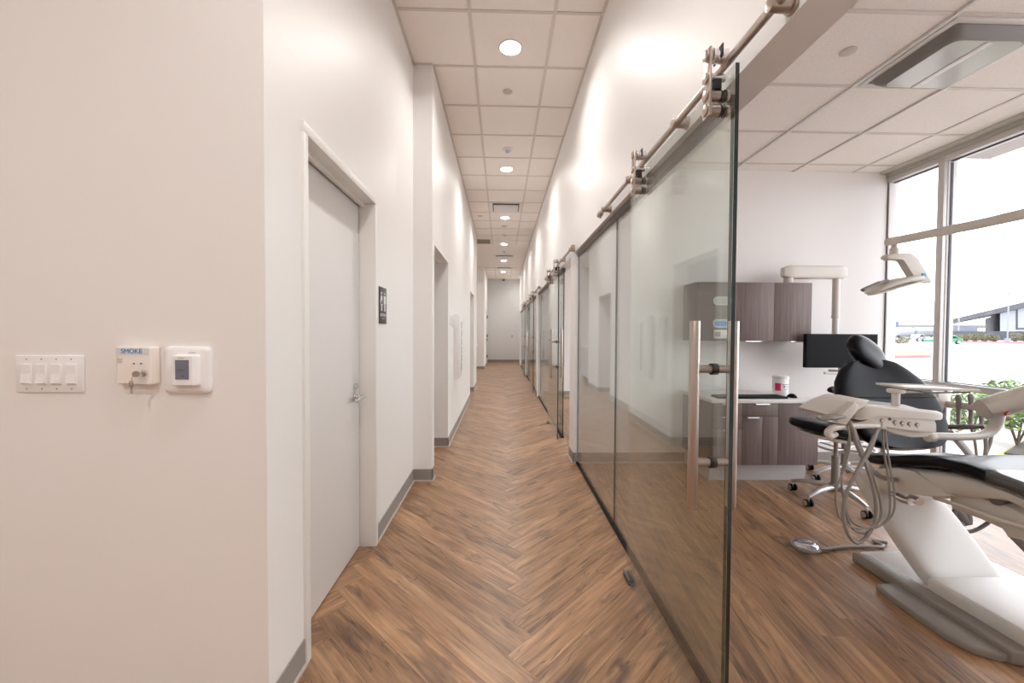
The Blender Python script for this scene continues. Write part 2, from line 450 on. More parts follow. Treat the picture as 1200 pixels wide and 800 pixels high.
b.box(-2.12, -2.0, 1.46, 14.4, 0, H); b.box(-2.0, XL2-.12, 9.8, 9.9, 0, H)
b.box(-2.0, XL2-.12, 3.667, 4.62, 2.45, 2.52); b.box(-2.0, XL2-.12, 7.9, 8.87, 2.45, 2.52)
b.box(-2.0, XL2, 14.31, 14.43, 0, H); b.box(XL2-.12, XL2, 14.43, 16.05, 0, H); b.box(XL2-.12, XL2, 16.05, 17.05, 2.1, H); b.box(XL2-.12, XL2, 17.05, YF, 0, H)
b.mats = [wall_m]; struct('wall_left_far', b)
b = MB(); b.box(-.72, 1.07, YF, YF+.12, 0, H); b.mats = [mat('cool_grey_paint', (.74, .74, .735), .5)]; struct('wall_end', b)
b = MB()
b.box(XR, XRI, -4.1, 16.2, DOORTOP, H); b.box(XR, XRI, -4.1, .30, 0, DOORTOP)
for a, c in ((4.04, 4.165+.12), (8.25, 8.55), (12.24, 12.5), (15.9, 16.2)): b.box(XR, XRI, a, c, 0, DOORTOP)
b.box(.95, 1.07, 16.2, YF, 0, H); b.box(XRI, 1.07, 16.1, 16.2, 0, H)
b.mats = [wall_m]; struct('wall_right', b)
b = MB()
for a, c in ((-.22, -.10), (4.04, 4.165), (8.31, 8.43), (12.24, 12.36), (16.2, 16.32)): b.box(XRI, 4.0, a, c, 0, 3.1)
b.mats = [wall_m]; struct('wall_partition', b)
b = MB()                                           # the reception side behind the camera
b.box(-3.72, -3.6, -4.1, 1.46, 0, H); b.box(-3.72, .85, -4.22, -4.1, 0, H)
b.mats = [wall_m]; struct('wall_back', b)
b = MB(); b.box(XRI-.01, 4.0, -.22, 16.3, 3.02, 3.10); b.box(3.9, 4.0, -.22, 16.3, 2.93, 3.02); b.mats = [wall_m]; struct('wall_window_head', b)

# baseboards (cove with a toe)
def base(name, runs):
    b = MB()
    for x0, y0, x1, y1, nx, ny in runs:     # run along a wall, n = direction into the room
        t, toe = .006, .014
        for (za, zb, d) in ((.012, .105, t), (0, .012, toe)):
            xs = sorted([x0, x1, x0+nx*d, x1+nx*d]); ys = sorted([y0, y1, y0+ny*d, y1+ny*d])
            b.box(xs[0], xs[-1], ys[0], ys[-1], za, zb, m=(base_m if za > 0 else mat('baseboard_toe', (.55, .5, .46), .5)))
    return struct(name, b)
base('baseboard_left', [(XL1, 1.346, XL1, 1.585, 1, 0), (XL1, 2.507, XL1, 3.56, 1, 0), (XL1, 3.56, XL2+.006, 3.56, 0, -1), (XL2, 3.554, XL2, 3.667, 1, 0),
    (XL2-.9, 4.62, XL2+.006, 4.62, 0, -1), (XL2, 4.614, XL2, 7.9, 1, 0), (XL2-.9, 8.87, XL2+.006, 8.87, 0, -1), (XL2, 8.864, XL2, 9.9, 1, 0),
    (-1.9, 14.31, XL2+.006, 14.31, 0, -1), (XL2, 14.304, XL2, 16.0, 1, 0), (XL2, 17.1, XL2, YF, 1, 0), (-3.6, 1.346, XL1, 1.346, 0, -1)])
base('baseboard_end', [(-.6, YF, .95, YF, 0, -1)])
base('baseboard_right', [(XR, 4.034, XR, 4.285, -1, 0), (XR-.006, YB, XRI, YB, 0, -1), (XR, 8.25, XR, 8.55, -1, 0), (XR, 12.24, XR, 12.5, -1, 0), (XR, 15.9, XR, 16.2, -1, 0),
    (XR, -4.1, XR, .3, -1, 0), (XR, 16.2, .95, 16.2, 0, 1)])
base('baseboard_room', [(XRI, YB, XW, YB, 0, -1), (XRI, 8.31, XW, 8.31, 0, -1), (XRI, 12.24, XW, 12.24, 0, -1), (XRI, 16.2, XW, 16.2, 0, -1)])

# ------------------------------------------------------------------ swing door on the left
b = MB(); T = .012
b.box(XL1-.12, XL1+T, 1.585, 1.622, 0, 2.0648, .001); b.box(XL1-.12, XL1+T, 2.47, 2.507, 0, 2.0648, .001); b.box(XL1-.12, XL1+T, 1.585, 2.507, 2.065, 2.105, .002)
b.box(XL1-.075, XL1-.055, 1.622, 2.47, 2.045, 2.065); b.box(XL1-.12, XL1-.10, 1.60, 1.622, 0, 2.06)
b.mats = [trim_m]; struct('trim_2', b)
b = MB(); b.box(-.90, -.852, 1.624, 2.466, .008, 2.05, .001); b.mats = [door_m]; d1 = struct('door_1', b)
b = MB()
b.cyl((-.852, 2.395, .925), (-.842, 2.395, .925), .031, bev=.003); b.cyl((-.842, 2.395, .925), (-.800, 2.395, .925), .011)
b.tube([(-.80, 2.40, .925), (-.80, 2.36, .925), (-.802, 2.31, .920), (-.806, 2.275, .914)], [.012, .011, .010, .008], smooth=4)
b.cyl((-.852, 2.395, .985), (-.838, 2.395, .985), .020, bev=.003); b.box(-.84, -.828, 2.378, 2.412, .98, .99, .002)
b.obj('handle', chrome_m, d1, label='chrome lever handle')
b = MB(); b.box(-.90, -.897, 1.6, 2.5, 0, 2.09); b.mats = [ink_m]
struct('door_seal', b)

# end-of-corridor door in the left wall
b = MB(); b.box(XL2-.03, XL2+.012, 16.0, 16.05, 0, 2.15); b.box(XL2-.03, XL2+.012, 17.05, 17.1, 0, 2.15); b.box(XL2-.03, XL2+.012, 16.0, 17.1, 2.1, 2.15); b.mats = [trim_m]; struct('trim_3', b)
b = MB(); b.box(XL2-.05, XL2-.004, 16.05, 17.05, .01, 2.1); b.mats = [door_m]; d2 = struct('door_2', b)
for z in (.3, 1.15, 1.93):
    q = MB(); q.box(XL2-.004, XL2+.03, 17.0, 17.06, z-.06, z+.06, .003); q.obj('hinge', blackp_m, d2)
q = MB(); q.cyl((XL2-.004, 16.12, 1.0), (XL2+.05, 16.12, 1.0), .02); q.tube([(XL2+.05, 16.12, 1.0), (XL2+.05, 16.25, 1.0)], .012); q.obj('handle', blackp_m, d2)

# ------------------------------------------------------------------ wall devices on the facing wall
YW = 1.346
def onwall(px, py): return P(px, py, YW)
a0, a1 = onwall(20, 416), onwall(100.5, 459.5)
sw = thing('light_switch_plate', 'white four gang light switch plate, leftmost device on the near wall', 'light switch', ((a0.x+a1.x)/2, YW, (a0.z+a1.z)/2))
cx, cz = (a0.x+a1.x)/2, (a0.z+a1.z)/2; hw, hh = (a1.x-a0.x)/2, (a0.z-a1.z)/2
b = MB(); b.box(cx-hw, cx+hw, YW-.006, YW, cz-hh, cz+hh, .003)
b.mats = [plate_m]; b.obj('plate', plate_m, sw)
for i in range(4):
    x = cx-hw+.0355+i*.0465
    r = MB(); r.box(x-.0165, x+.0165, YW-.0085, YW-.005, cz-.033, cz+.033, .001, m=plate_m); fr = r.obj('rocker_frame', plate_m, sw)
    r = MB(); r.prism([(x-.014, YW-.008, cz+.030), (x-.014, YW-.0095, cz+.030), (x-.014, YW-.0095, cz+.001), (x-.014, YW-.0135, cz-.029), (x-.014, YW-.008, cz-.030)], (.028, 0, 0))
    r.obj('rocker', plate_m, sw)
    for zz in (cz+hh-.012, cz-hh+.012):
        r = MB(); r.cyl((x, YW-.007, zz), (x, YW-.0055, zz), .0022, n=10); r.obj('screw', line_m, sw)
# smoke key switch
a0, a1 = onwall(144, 405), onwall(190.5, 451)
cx, cz = (a0.x+a1.x)/2, (a0.z+a1.z)/2; hw, hh = (a1.x-a0.x)/2+.003, (a0.z-a1.z)/2
sk = thing('smoke_test_switch', 'ivory smoke detector key switch box marked SMOKE with hanging keys', 'key switch', (cx, YW, cz))
D = .026
b = MB(); lx = cx-hw; rx = cx+hw-.006
b.prism([(lx+.003, YW, cz+hh), (lx, YW-D*.8, cz+hh-.004), (lx+.005, YW-D, cz+hh-.002), (rx-.020, YW-D, cz+hh-.002), (rx-.012, YW-D+.004, cz+hh-.002), (rx, YW, cz+hh)], (0, 0, -2*hh+.008))
for v in b.bm.verts:
    if v.co.z < cz: v.co.z -= .006*(1-((v.co.x-cx)/hw)**2)
bmesh.ops.bevel(b.bm, geom=list(b.bm.edges), offset=.004, segments=3, affect='EDGES'); b.smooth = True; b.obj('housing', plate2_m, sk)
b = MB(); b.box(lx+.0045, rx-.019, YW-D-.0008, YW-D+.001, cz+hh-.028, cz+hh-.006, m=band_m); b.obj('label_band', band_m, sk)
Mt = Matrix.Translation(((lx+rx-.016)/2, YW-D-.0012, cz+hh-.0165)) @ Matrix.Rotation(PI/2, 4, 'X')
b = MB(); b.text('SMOKE', .0205, Mt, blue_m, font_scale=(1.0, 1.0)); b.obj('lettering', blue_m, sk)
b = MB(); b.text('. ..  .', .008, Matrix.Translation(((lx+rx-.016)/2, YW-D-.0012, cz+hh-.004)) @ Matrix.Rotation(PI/2, 4, 'X'), line_m)
b.obj('small_lettering', line_m, sk)
for k in range(4):
    q = MB(); q.box(lx+.008+.002*(k % 2), lx+.026-.003*(k % 2), YW-D-.0006, YW-D, cz+.022-k*.0042, cz+.0232-k*.0042); q.obj('text_line', line_m, sk)
for dx in (.062, .084):
    q = MB(); q.cyl((lx+dx-.002, YW-D-.0015, cz+.008), (lx+dx-.002, YW-D, cz+.008), .0024, n=12); q.obj('indicator_light', ink_m, sk)
kx, kz = lx+.091, cz-.022
q = MB(); q.cyl((kx, YW-D-.004, kz), (kx, YW-D, kz), .011, bev=.001); q.cyl((kx, YW-D-.006, kz), (kx, YW-D-.004, kz), .007); q.obj('key_lock', chrome_m, sk)
q = MB(); q.box(kx-.003, kx+.001, YW-D-.016, YW-D-.006, kz-.002, kz+.002)
q.cyl((kx-.007, YW-D-.020, kz-.001), (kx-.006, YW-D-.024, kz-.001), .0095, n=20)
q.tube([(kx-.014, YW-D-.022, kz-.004), (kx-.020, YW-D-.021, kz-.014), (kx-.022, YW-D-.02, kz-.026)], .0009, n=6, smooth=5)
q.box(kx-.028, kx-.016, YW-D-.022, YW-D-.020, kz-.040, kz-.022, .002); q.box(kx-.0245, kx-.0195, YW-D-.022, YW-D-.020, kz-.062, kz-.040)
ky = q.obj('keys', steel_m, None, label='small steel keys hanging from the lock of the SMOKE switch box', cat='keys')
# thermostat
a0, a1 = onwall(194.5, 405.5), onwall(249.5, 460.5)
cx, cz = (a0.x+a1.x)/2, (a0.z+a1.z)/2; hw, hh = (a1.x-a0.x)/2, (a0.z-a1.z)/2
th = thing('thermostat', 'white digital thermostat with grey screen right of the SMOKE box', 'thermostat', (cx, YW, cz))
def rrect(cx, cz, a, b_, r, n=6):
    o = []
    for (sx, sz, a0) in ((1, 1, 0), (-1, 1, PI/2), (-1, -1, PI), (1, -1, 1.5*PI)):
        for k in range(n+1):
            t = a0+PI/2*k/n; o.append((cx+sx*(a-r)+r*math.cos(t), cz+sz*(b_-r)+r*math.sin(t)))
    return o
def ringsy(mb, spec, m=None):       # spec: list of (y, ring2d)
    mb.rings([[Vector((x, y, z)) for x, z in r] for y, r in spec], m=m)
b = MB(); ringsy(b, [(YW, rrect(cx, cz, hw, hh, .018)), (YW-.008, rrect(cx, cz, hw, hh, .018)), (YW-.012, rrect(cx, cz, hw-.004, hh-.004, .016)), (YW-.016, rrect(cx-.002, cz, hw-.012, hh-.011, .012))])
b.obj('wall_plate', plate_m, th)
ex, ez = cx+.002, cz+.0
b = MB(); ringsy(b, [(YW-.012, rrect(ex+.006, ez, .040, .050, .007)), (YW-.020, rrect(ex+.006, ez, .038, .049, .007)), (YW-.030, rrect(ex, ez, .034, .0485, .006)), (YW-.033, rrect(ex, ez, .031, .0455, .005))])
b.obj('body', plate_m, th)
b = MB(); b.box(ex-.021, ex+.021, YW-.0342, YW-.032, ez-.028, ez+.034, m=screen_m); b.obj('screen', screen_m, th)
for q in ((ex-.013, ex+.006, YW-.0335, YW-.0328, ez+.0385, ez+.0395), (ex-.013, ex+.006, YW-.0348, YW-.034, ez+.002, ez+.0032), (ex-.002, ex+.006, YW-.0348, YW-.034, ez-.018, ez-.016), (ex+.008, ex+.030, YW-.0165, YW-.0155, ez+.0555, ez+.0568)):
    b = MB(); b.box(*q); b.obj('display_mark', ink_m, th)

# restroom sign
sy0, sy1, sz0, sz1 = 2.565, 2.722, 1.355, 1.588
b = MB(); b.box(XL1, XL1+.006, sy0, sy1, sz0, sz1, .0025, m=mat('sign_charcoal', (.06, .06, .065), .4))
sg = b.obj('restroom_sign', None, None, label='dark grey restroom sign with white man and woman figures beside the door', cat='sign')
b = MB(); X0 = XL1+.0065
def pict(yc, woman):
    b.cyl((X0-.0004, yc, 1.548), (X0+.0006, yc, 1.548), .0095, n=16)
    if woman:
        b.prism([(X0, yc-.011, 1.534), (X0, yc+.011, 1.534), (X0, yc+.026, 1.487), (X0, yc+.018, 1.487), (X0, yc+.012, 1.512), (X0, yc+.022, 1.472), (X0, yc-.022, 1.472), (X0, yc-.012, 1.512), (X0, yc-.018, 1.487), (X0, yc-.026, 1.487)], (.0008, 0, 0))
        b.box(X0, X0+.0008, yc-.010, yc-.002, 1.436, 1.472); b.box(X0, X0+.0008, yc+.002, yc+.010, 1.436, 1.472)
    else:
        b.box(X0, X0+.0008, yc-.014, yc+.014, 1.482, 1.535); b.box(X0, X0+.0008, yc-.022, yc-.016, 1.485, 1.533); b.box(X0, X0+.0008, yc+.016, yc+.022, 1.485, 1.533)
        b.box(X0, X0+.0008, yc-.013, yc-.002, 1.436, 1.482); b.box(X0, X0+.0008, yc+.002, yc+.013, 1.436, 1.482)
pict(2.606, True); pict(2.678, False); b.box(X0, X0+.0008, 2.641, 2.6425, 1.436, 1.557)
b.text('RESTROOM', .024, Matrix.Translation((X0+.0005, 2.643, 1.410)) @ Matrix(((0, 0, 1), (1, 0, 0), (0, 1, 0))).to_4x4(), plate_m)
for k in range(7): b.cyl((X0-.0005, 2.618+k*.008, 1.388), (X0+.001, 2.618+k*.008, 1.388), .0015, n=8)
b.obj('symbols', plate_m, sg, label='white figures and lettering')

# devices on the far part of the left wall
b = MB(); b.box(XL2, XL2+.008, 4.76, 4.84, 1.38, 1.50, .002); b.box(XL2+.008, XL2+.014, 4.78, 4.82, 1.40, 1.48, .001)
b.obj('light_switch_plate', plate_m, None, label='small white switch plate just past the first open doorway on the left wall', cat='light switch')
b = MB(); b.box(XL2, XL2+.02, 4.95, 5.05, 1.37, 1.50, .004); b.box(XL2+.02, XL2+.023, 4.965, 5.035, 1.41, 1.47, m=line_m)
b.mats = [plate_m, line_m]; b.obj('wall_thermostat', None, None, label='small white box between the switch plate and the tall white wall cabinet', cat='thermostat')
wc = thing('wall_cabinet', 'tall white cabinet with dark vertical slit on the left corridor wall', 'cabinet', (XL2, 5.39, .71))
b = MB(); b.box(XL2, XL2+.06, 5.18, 5.60, .71, 1.53, .004); b.obj('housing', plate_m, wc)
b = MB(); b.box(XL2+.06, XL2+.07, 5.20, 5.58, .73, 1.51, .003); dr = b.obj('door', plate_m, wc)
b = MB()
for k in range(6): b.box(XL2+.07, XL2+.0715, 5.44, 5.475, .80+k*.11, .895+k*.11)
b.obj('slit_window', blackp_m, dr, label='dark narrow slit')

# alcove counter far left
cn = thing('alcove_counter', 'narrow white topped counter in the recess at the far left of the corridor', 'counter', (-1.2, 11.2, 0))
b = MB(); b.box(-1.98, -.70, 10.3, 12.1, .90, .94, .004); b.obj('worktop', count_m, cn)
b = MB(); b.box(-1.98, -.76, 10.35, 12.05, .1, .90); b.obj('body', toek_m, cn)

# ------------------------------------------------------------------ glazed openings, rails and sliding doors
def fixed_pane(y0, y1, label, group=None, seam=False):
    t = thing('glass_partition', label, 'glass panel', (.766, (y0+y1)/2, 0), group)
    b = MB(); b.box(.760, .772, y0, y1, .012, DOORTOP-.03, m=glass_m)
    for f in b.bm.faces:
        c = f.calc_center_median()
        if abs(f.normal.y) > .9 or (abs(c.y-y0) < 1e-4) or (abs(c.y-y1) < 1e-4): f.material_index = b.mi(gedge_m)
    b.obj('glass_panel', None, t)
    b = MB(); b.box(.750, .782, y0, y1, 0.0005, .016); b.obj('floor_channel', blackp_m, t, label='dark floor channel')
    b = MB(); b.box(.750, .782, y0, y1, DOORTOP-.04, DOORTOP-.001); b.obj('head_channel', dgrey_m, t, label='dark head channel')
    return t
fixed_pane(1.355, 2.70, 'fixed clear glass panel behind the big sliding door of the nearest room, nearer half')
fixed_pane(2.703, 4.035, 'fixed clear glass panel of the nearest room next to the wall pier, farther half')
fixed_pane(5.0, 8.24, 'fixed glass panel of the second room, beyond the first wall pier')
fixed_pane(8.90, 12.23, 'fixed glass panel of the third room along the corridor')
fixed_pane(12.6, 15.88, 'farthest fixed glass panel near the end of the corridor')

XS = .682
def rail(y0, y1, brk, label):
    t = thing('sliding_door_rail', label, 'door rail', (XS, (y0+y1)/2, 2.13), 'steel sliding door rails')
    b = MB(); b.tube([(XS, y0, 2.128), (XS, y1, 2.128)], .0125, n=16)
    for e, s_ in ((y0, -1), (y1, 1)): b.cyl((XS, e-.01*s_, 2.128), (XS, e+.012*s_, 2.128), .016)
    b.obj('rail', steel_m, t)
    for y in brk:
        b = MB(); b.cyl((XS-.018, y, 2.128), (XR, y, 2.128), .019, n=20, bev=.002); b.cyl((XR-.008, y, 2.128), (XR, y, 2.128), .024, n=20)
        b.obj('wall_standoff', steel_m, t)
    for y in (y0+.03, y1-.03):
        b = MB(); b.cyl((XS, y-.015, 2.128), (XS, y+.015, 2.128), .021, n=20, bev=.002); b.box(XS-.008, XS+.008, y-.012, y+.012, 2.10, 2.115, .002); b.obj('door_stop', steel_m, t)
    return t
def sliding_door(y0, y1, label, hy=None):
    t = thing('sliding_glass_door', label, 'glass door', (XS, (y0+y1)/2, 0), 'sliding glass doors')
    b = MB(); b.box(XS-.006, XS+.006, y0, y1, .02, 2.092, m=glass_m)
    for f in b.bm.faces:
        c = f.calc_center_median()
        if abs(c.y-y0) < 1e-4 or abs(c.z-2.092) < 1e-4 or abs(c.y-y1) < 1e-4 or abs(c.z-.02) < 1e-4: f.material_index = b.mi(gedge_m) if abs(c.y-y0) < 1e-4 else f.material_index
    b.obj('glass_panel', None, t)
    hy = y0+.105 if hy is None else hy
    h = None
    for s_ in (-1, 1):
        b = MB(); x = XS+s_*.063
        b.cyl((x, hy, .745), (x, hy, 1.345), .016, n=24, bev=.0015)
        for z in (.890, 1.191): b.cyl((XS+s_*.008, hy, z), (x, hy, z), .0125, n=20)
        b.obj('pull_handle', steel_m, t, label='brushed steel bar handle')
    b = MB()
    for z in (.890, 1.191): b.cyl((XS-.0095, hy, z), (XS+.0095, hy, z), .0185, n=20)
    b.obj('handle_gasket', rubber_m, t)
    for y in (y0+.085, y1-.16):
        b = MB(); x = XS-.045
        b.box(x-.004, x+.004, y-.021, y+.021, 1.975, 2.185, .003)
        for z in (1.997, 2.043, 2.096, 2.165): b.cyl((x-.010, y, z), (x-.003, y, z), .017, n=20, bev=.002)
        for z in (1.997, 2.043): b.cyl((x, y, z), (XS-.009, y, z), .018, n=20); b.cyl((XS+.009, y, z), (XS+.02, y, z), .018, n=20, bev=.002)
        h = b.obj('roller_hanger', steel_m, t, label='steel roller hanger plate')
        b = MB(); b.cyl((XS-.034, y, 2.165), (XS-.024, y, 2.165), .022, n=20, bev=.002); b.cyl((XS-.024, y, 2.165), (XS+.012, y, 2.165), .021, n=20); b.cyl((XS-.034, y, 2.099), (XS+.008, y, 2.099), .012, n=16)
        b.obj('roller', chrome_m, h)
        b = MB(); b.box(XS-.014, XS-.010, y-.028, y+.028, 2.15, 2.19, .002); b.box(XS-.03, XS-.01, y-.02, y+.02, 2.055, 2.088, .002)
        for z in (1.997, 2.043): b.cyl((XS-.010, y, z), (XS-.006, y, z), .0185, n=20); b.cyl((XS+.006, y, z), (XS+.010, y, z), .0185, n=20)
        b.obj('roller_guard', rubber_m, h)
    return t
rail(.42, 2.86, (.55, 1.02, 1.6, 2.2, 2.72), 'steel rail over the nearest sliding glass door, top right')
sliding_door(1.185, 2.14, 'large clear sliding glass door in the right foreground with steel bar handles')
rail(3.9, 6.3, (4.05, 4.65, 5.4, 6.15), 'steel rail over the second sliding glass door, past the first pier')
sliding_door(4.86, 5.86, 'second sliding glass door with steel handles, beyond the first wall pier', 5.02)
rail(7.4, 9.7, (7.55, 8.4, 9.55), 'steel rail over the third sliding door down the corridor')
sliding_door(8.62, 9.6, 'third sliding glass door down the corridor on the right')
rail(10.6, 13.0, (10.75, 11.8, 12.85), 'steel rail over the farthest sliding door of the corridor')
sliding_door(11.75, 12.7, 'farthest sliding glass door near the end of the corridor')
# floor guides
for y, l in ((2.12, 'small dark floor guide under the far edge of the large sliding door'), (5.82, 'small dark floor guide under the second sliding glass door')):
    b = MB(); b.box(XS-.018, XS-.009, y-.06, y+.04, 0, .03, .002); b.box(XS+.009, XS+.018, y-.06, y+.04, 0, .03, .002); b.box(XS-.018, XS+.018, y-.06, y+.04, 0, .012)
    b.obj('floor_guide', dgrey_m, None, label=l, cat='door guide')

# ------------------------------------------------------------------ storefront windows
wn = 0
for a, c in ROOMS:
    wn += 1
    b = MB()
    if wn == 1: ms = [c-.03, 3.53, 1.95, .45, a+.03]
    else: ms = [c-.03, c-.51, c-2.1, a+.03]
    for i, y in enumerate(ms):
        w = .026
        if i == 0:
            b.box(3.885, 3.95, c-.018, c, 0, HR, m=framei_m); b.box(3.880, 3.885, c-.006, c, 0, HR, m=gasket_m); continue
        b.box(3.87, 3.905, y-w, y+w, 0, HR, .001, m=frame_m)        # inner nose
        b.box(3.905, 3.985, y-.03, y+.03, 0, HR, m=framei_m)
        for s_ in (-1, 1): b.box(3.925, 3.945, y+s_*.031-.004, y+s_*.031+.004, .08, HR-.12, m=gasket_m)
    for z0, z1 in ((0, .075), (.835, .885), (HR-.105, HR-.055)):
        b.box(3.872, 3.985, a, c, z0, z1, .001, m=frame_m)
        b.box(3.925, 3.945, a, c, z1, z1+.006, m=gasket_m); b.box(3.925, 3.945, a, c, z0-.008, z0, m=gasket_m)
    b.box(3.86, 3.99, a, c, HR-.055, HR, .002, m=mat('window_head', (.50, .48, .42), .45))
    b.box(3.80, 3.86, a, c, HR-.022, HR-.0, .002, m=mat('blind_pocket', (.60, .58, .50), .45))
    w_ = struct('window_%d' % wn, b)
    q = MB(); q.box(3.932, 3.938, a+.04, c-.04, .07, HR-.06); q.obj('pane', pane_m, w_)

# ------------------------------------------------------------------ ceiling fixtures
def downlight(x, y, z, label, power=18, real=True):
    t = thing('recessed_downlight', label, 'ceiling light', (x, y, z), 'round recessed downlights')
    b = MB(); b.lathe([(.098, 0), (.098, -.004), (.090, -.008), (.083, -.006), (.080, 0)], (x, y, z), n=28); b.obj('trim_ring', white_m, t)
    b = MB(); b.lathe([(.0005, -.004), (.080, -.004), (.080, -.001), (.0005, -.001)], (x, y, z), n=28); b.obj('diffuser', lamp_m, t)
    ld = bpy.data.lights.new('downlight_lamp', 'AREA'); ld.shape = 'DISK'; ld.size = .15; ld.energy = power; ld.color = (1, .975, .945); ld.spread = math.radians(150)
    lo = bpy.data.objects.new('downlight_lamp', ld); COL.objects.link(lo); lo.parent = t; lo.location = (0, 0, -.012)
ordn = ['nearest round downlight in the corridor ceiling', 'second round downlight along the corridor ceiling', 'third round downlight, beyond the first air diffuser', 'fourth round downlight along the corridor ceiling', 'fifth round downlight, between the two far air vents', 'farthest round downlight on the corridor centre line']
PW = 14.5
for i in range(6): downlight(.063, 3.33+2.44*i, H, ordn[i], PW)
downlight(.73+.1, 16.9, H, 'round downlight at the far right corner of the corridor ceiling', PW*.5)
for i, (x, y) in enumerate(((.063, .89), (.063, -1.55), (-1.6, -.3), (-2.7, -2.2), (-1.2, -2.4))):
    downlight(x, y, H, 'round downlight in the reception ceiling behind the viewpoint', PW*1.05)

def puck(name, label, cat, x, y, z, r, h, m, group=None):
    b = MB(); b.lathe([(r, 0), (r, -h*.6), (r*.9, -h), (.0005, -h)], (x, y, z), n=28); return b.obj(name, m, None, label=label, cat=cat, group=group)
spk = mat('sprinkler_cover_paint', (.62, .55, .50), .6)
puck('sprinkler_cover', 'round sprinkler cover in the corridor ceiling between the first two downlights', 'sprinkler cover', .05, 3.93, H, .045, .008, spk)
puck('sprinkler_cover', 'round sprinkler cover in the corridor ceiling beyond the third downlight', 'sprinkler cover', .055, 8.85, H, .06, .010, spk)
puck('sprinkler_cover', 'small round cover in the narrow left ceiling tile far down the corridor', 'sprinkler cover', -.42, 8.1, H, .045, .008, spk)
puck('sprinkler_cover', 'round sprinkler cover in the treatment room ceiling beside the light fixture', 'sprinkler cover', 1.985, 2.33, HR, .042, .006, spk)
for x, y, l in ((.07, 5.15, 'round occupancy sensor with bluish lens before the second downlight'), (.08, 9.62, 'round smoke detector far along the corridor ceiling'), (.08, 11.6, 'round sensor beyond the fourth downlight on the ceiling')):
    t = thing('ceiling_sensor', l, 'sensor', (x, y, H))
    b = MB(); b.lathe([(.065, 0), (.065, -.008), (.055, -.018), (.03, -.022), (.0005, -.022)], (x, y, H), n=28); b.obj('base', white_m, t)
    b = MB(); b.lathe([(.03, -.021), (.026, -.040), (.012, -.048), (.0005, -.049)], (x, y, H), n=24); b.obj('lens', mat('sensor_lens', (.45, .5, .72), .3), t)
def diffuser(x, y, w, d, label):
    t = thing('air_diffuser', label, 'air vent', (x, y, H))
    b = MB(); b.box(x-w, x+w, y-d, y+d, H-.006, H-.001, m=white_m); b.obj('frame', white_m, t)
    b = MB(); b.box(x-w+.045, x+w-.045, y-d+.045, y+d-.045, H-.0075, H-.0055, m=dgrey_m); b.obj('throat', dgrey_m, t)
    b = MB(); b.box(x-w+.065, x+w-.065, y-d+.065, y+d-.065, H-.030, H-.022, .003); b.obj('face_plate', white_m, t)
diffuser(.072, 7.53, .285, .285, 'square air diffuser between second and third corridor downlights')
diffuser(.08, 12.3, .285, .16, 'air diffuser just before the fifth corridor downlight')
diffuser(.09, 14.6, .285, .16, 'farthest air diffuser, just before the sixth corridor downlight')
t = thing('return_air_grille', 'grey slatted return grille in the ceiling above the left recess', 'air vent', (-.44, 10.35, H))
b = MB(); b.box(-.74, -.26, 10.1, 10.62, H-.006, H-.001, m=white_m); b.obj('frame', white_m, t)
b = MB()
for k in range(12): b.box(-.71, -.29, 10.13+k*.04, 10.155+k*.04, H-.012, H-.005)
b.obj('slat_panel', greyp_m, t)
b = MB(); b.lathe([(.07, 0), (.07, -.02), (.055, -.05), (.03, -.075), (.0005, -.085)], (.09, YF-.12, H), n=20)
b.obj('security_camera', dgrey_m, None, label='small dark dome camera high on the end wall', cat='camera')
b = MB(); b.box(.43, .52, YF-.012, YF, 1.07, 1.19, .003); b.obj('wall_plate', mat('grey_plate', (.55, .54, .53), .4), None, label='small grey wall plate on the white end wall', cat='wall plate')

# treatment room troffer (switched off)
tx0, tx1, ty0, ty1 = 2.312, 2.888, 2.052, 2.638
t = thing('troffer_light', 'unlit square troffer light in the treatment room ceiling', 'ceiling light', ((tx0+tx1)/2, (ty0+ty1)/2, HR))
b = MB(); z = HR-.003
for q in ((tx0, tx1, ty0, ty0+.035), (tx0, tx1, ty1-.035, ty1), (tx0, tx0+.035, ty0+.03, ty1-.03), (tx1-.035, tx1, ty0+.03, ty1-.03)): b.box(q[0], q[1], q[2], q[3], z-.012, z, .002)
b.obj('frame', white_m, t)
def rect_ring(d, zz): return [Vector((x, y, zz)) for x, y in rrect((tx0+tx1)/2, (ty0+ty1)/2, (tx1-tx0)/2-d, (ty1-ty0)/2-d, .05, 5)]
b = MB(); b.rings([rect_ring(.036, z-.004), rect_ring(.045, z-.030), rect_ring(.075, z-.058), rect_ring(.085, z-.060), rect_ring(.085, z-.050)], m=mat('lens_surround', (.22, .205, .19), .3)); b.obj('lens_surround', None, t)
b = MB(); b.rings([rect_ring(.086, z-.050), rect_ring(.086, z-.0605)], m=lens_m); b.obj('lens', lens_m, t)
b = MB(); b.box((tx0+tx1)/2-.02, (tx0+tx1)/2+.02, ty0+.09, ty1-.09, z-.064, z-.060, .001); b.obj('spine', white_m, t)
# ceiling track strips each side of the fixture
b = MB(); b.box(tx0-.03, tx0-.008, -.1, 4.04, HR-.012, HR, .002); b.box(tx1+.012, tx1+.034, -.1, 4.04, HR-.012, HR, .002); b.mats = [white_m]; struct('trim_4', b)

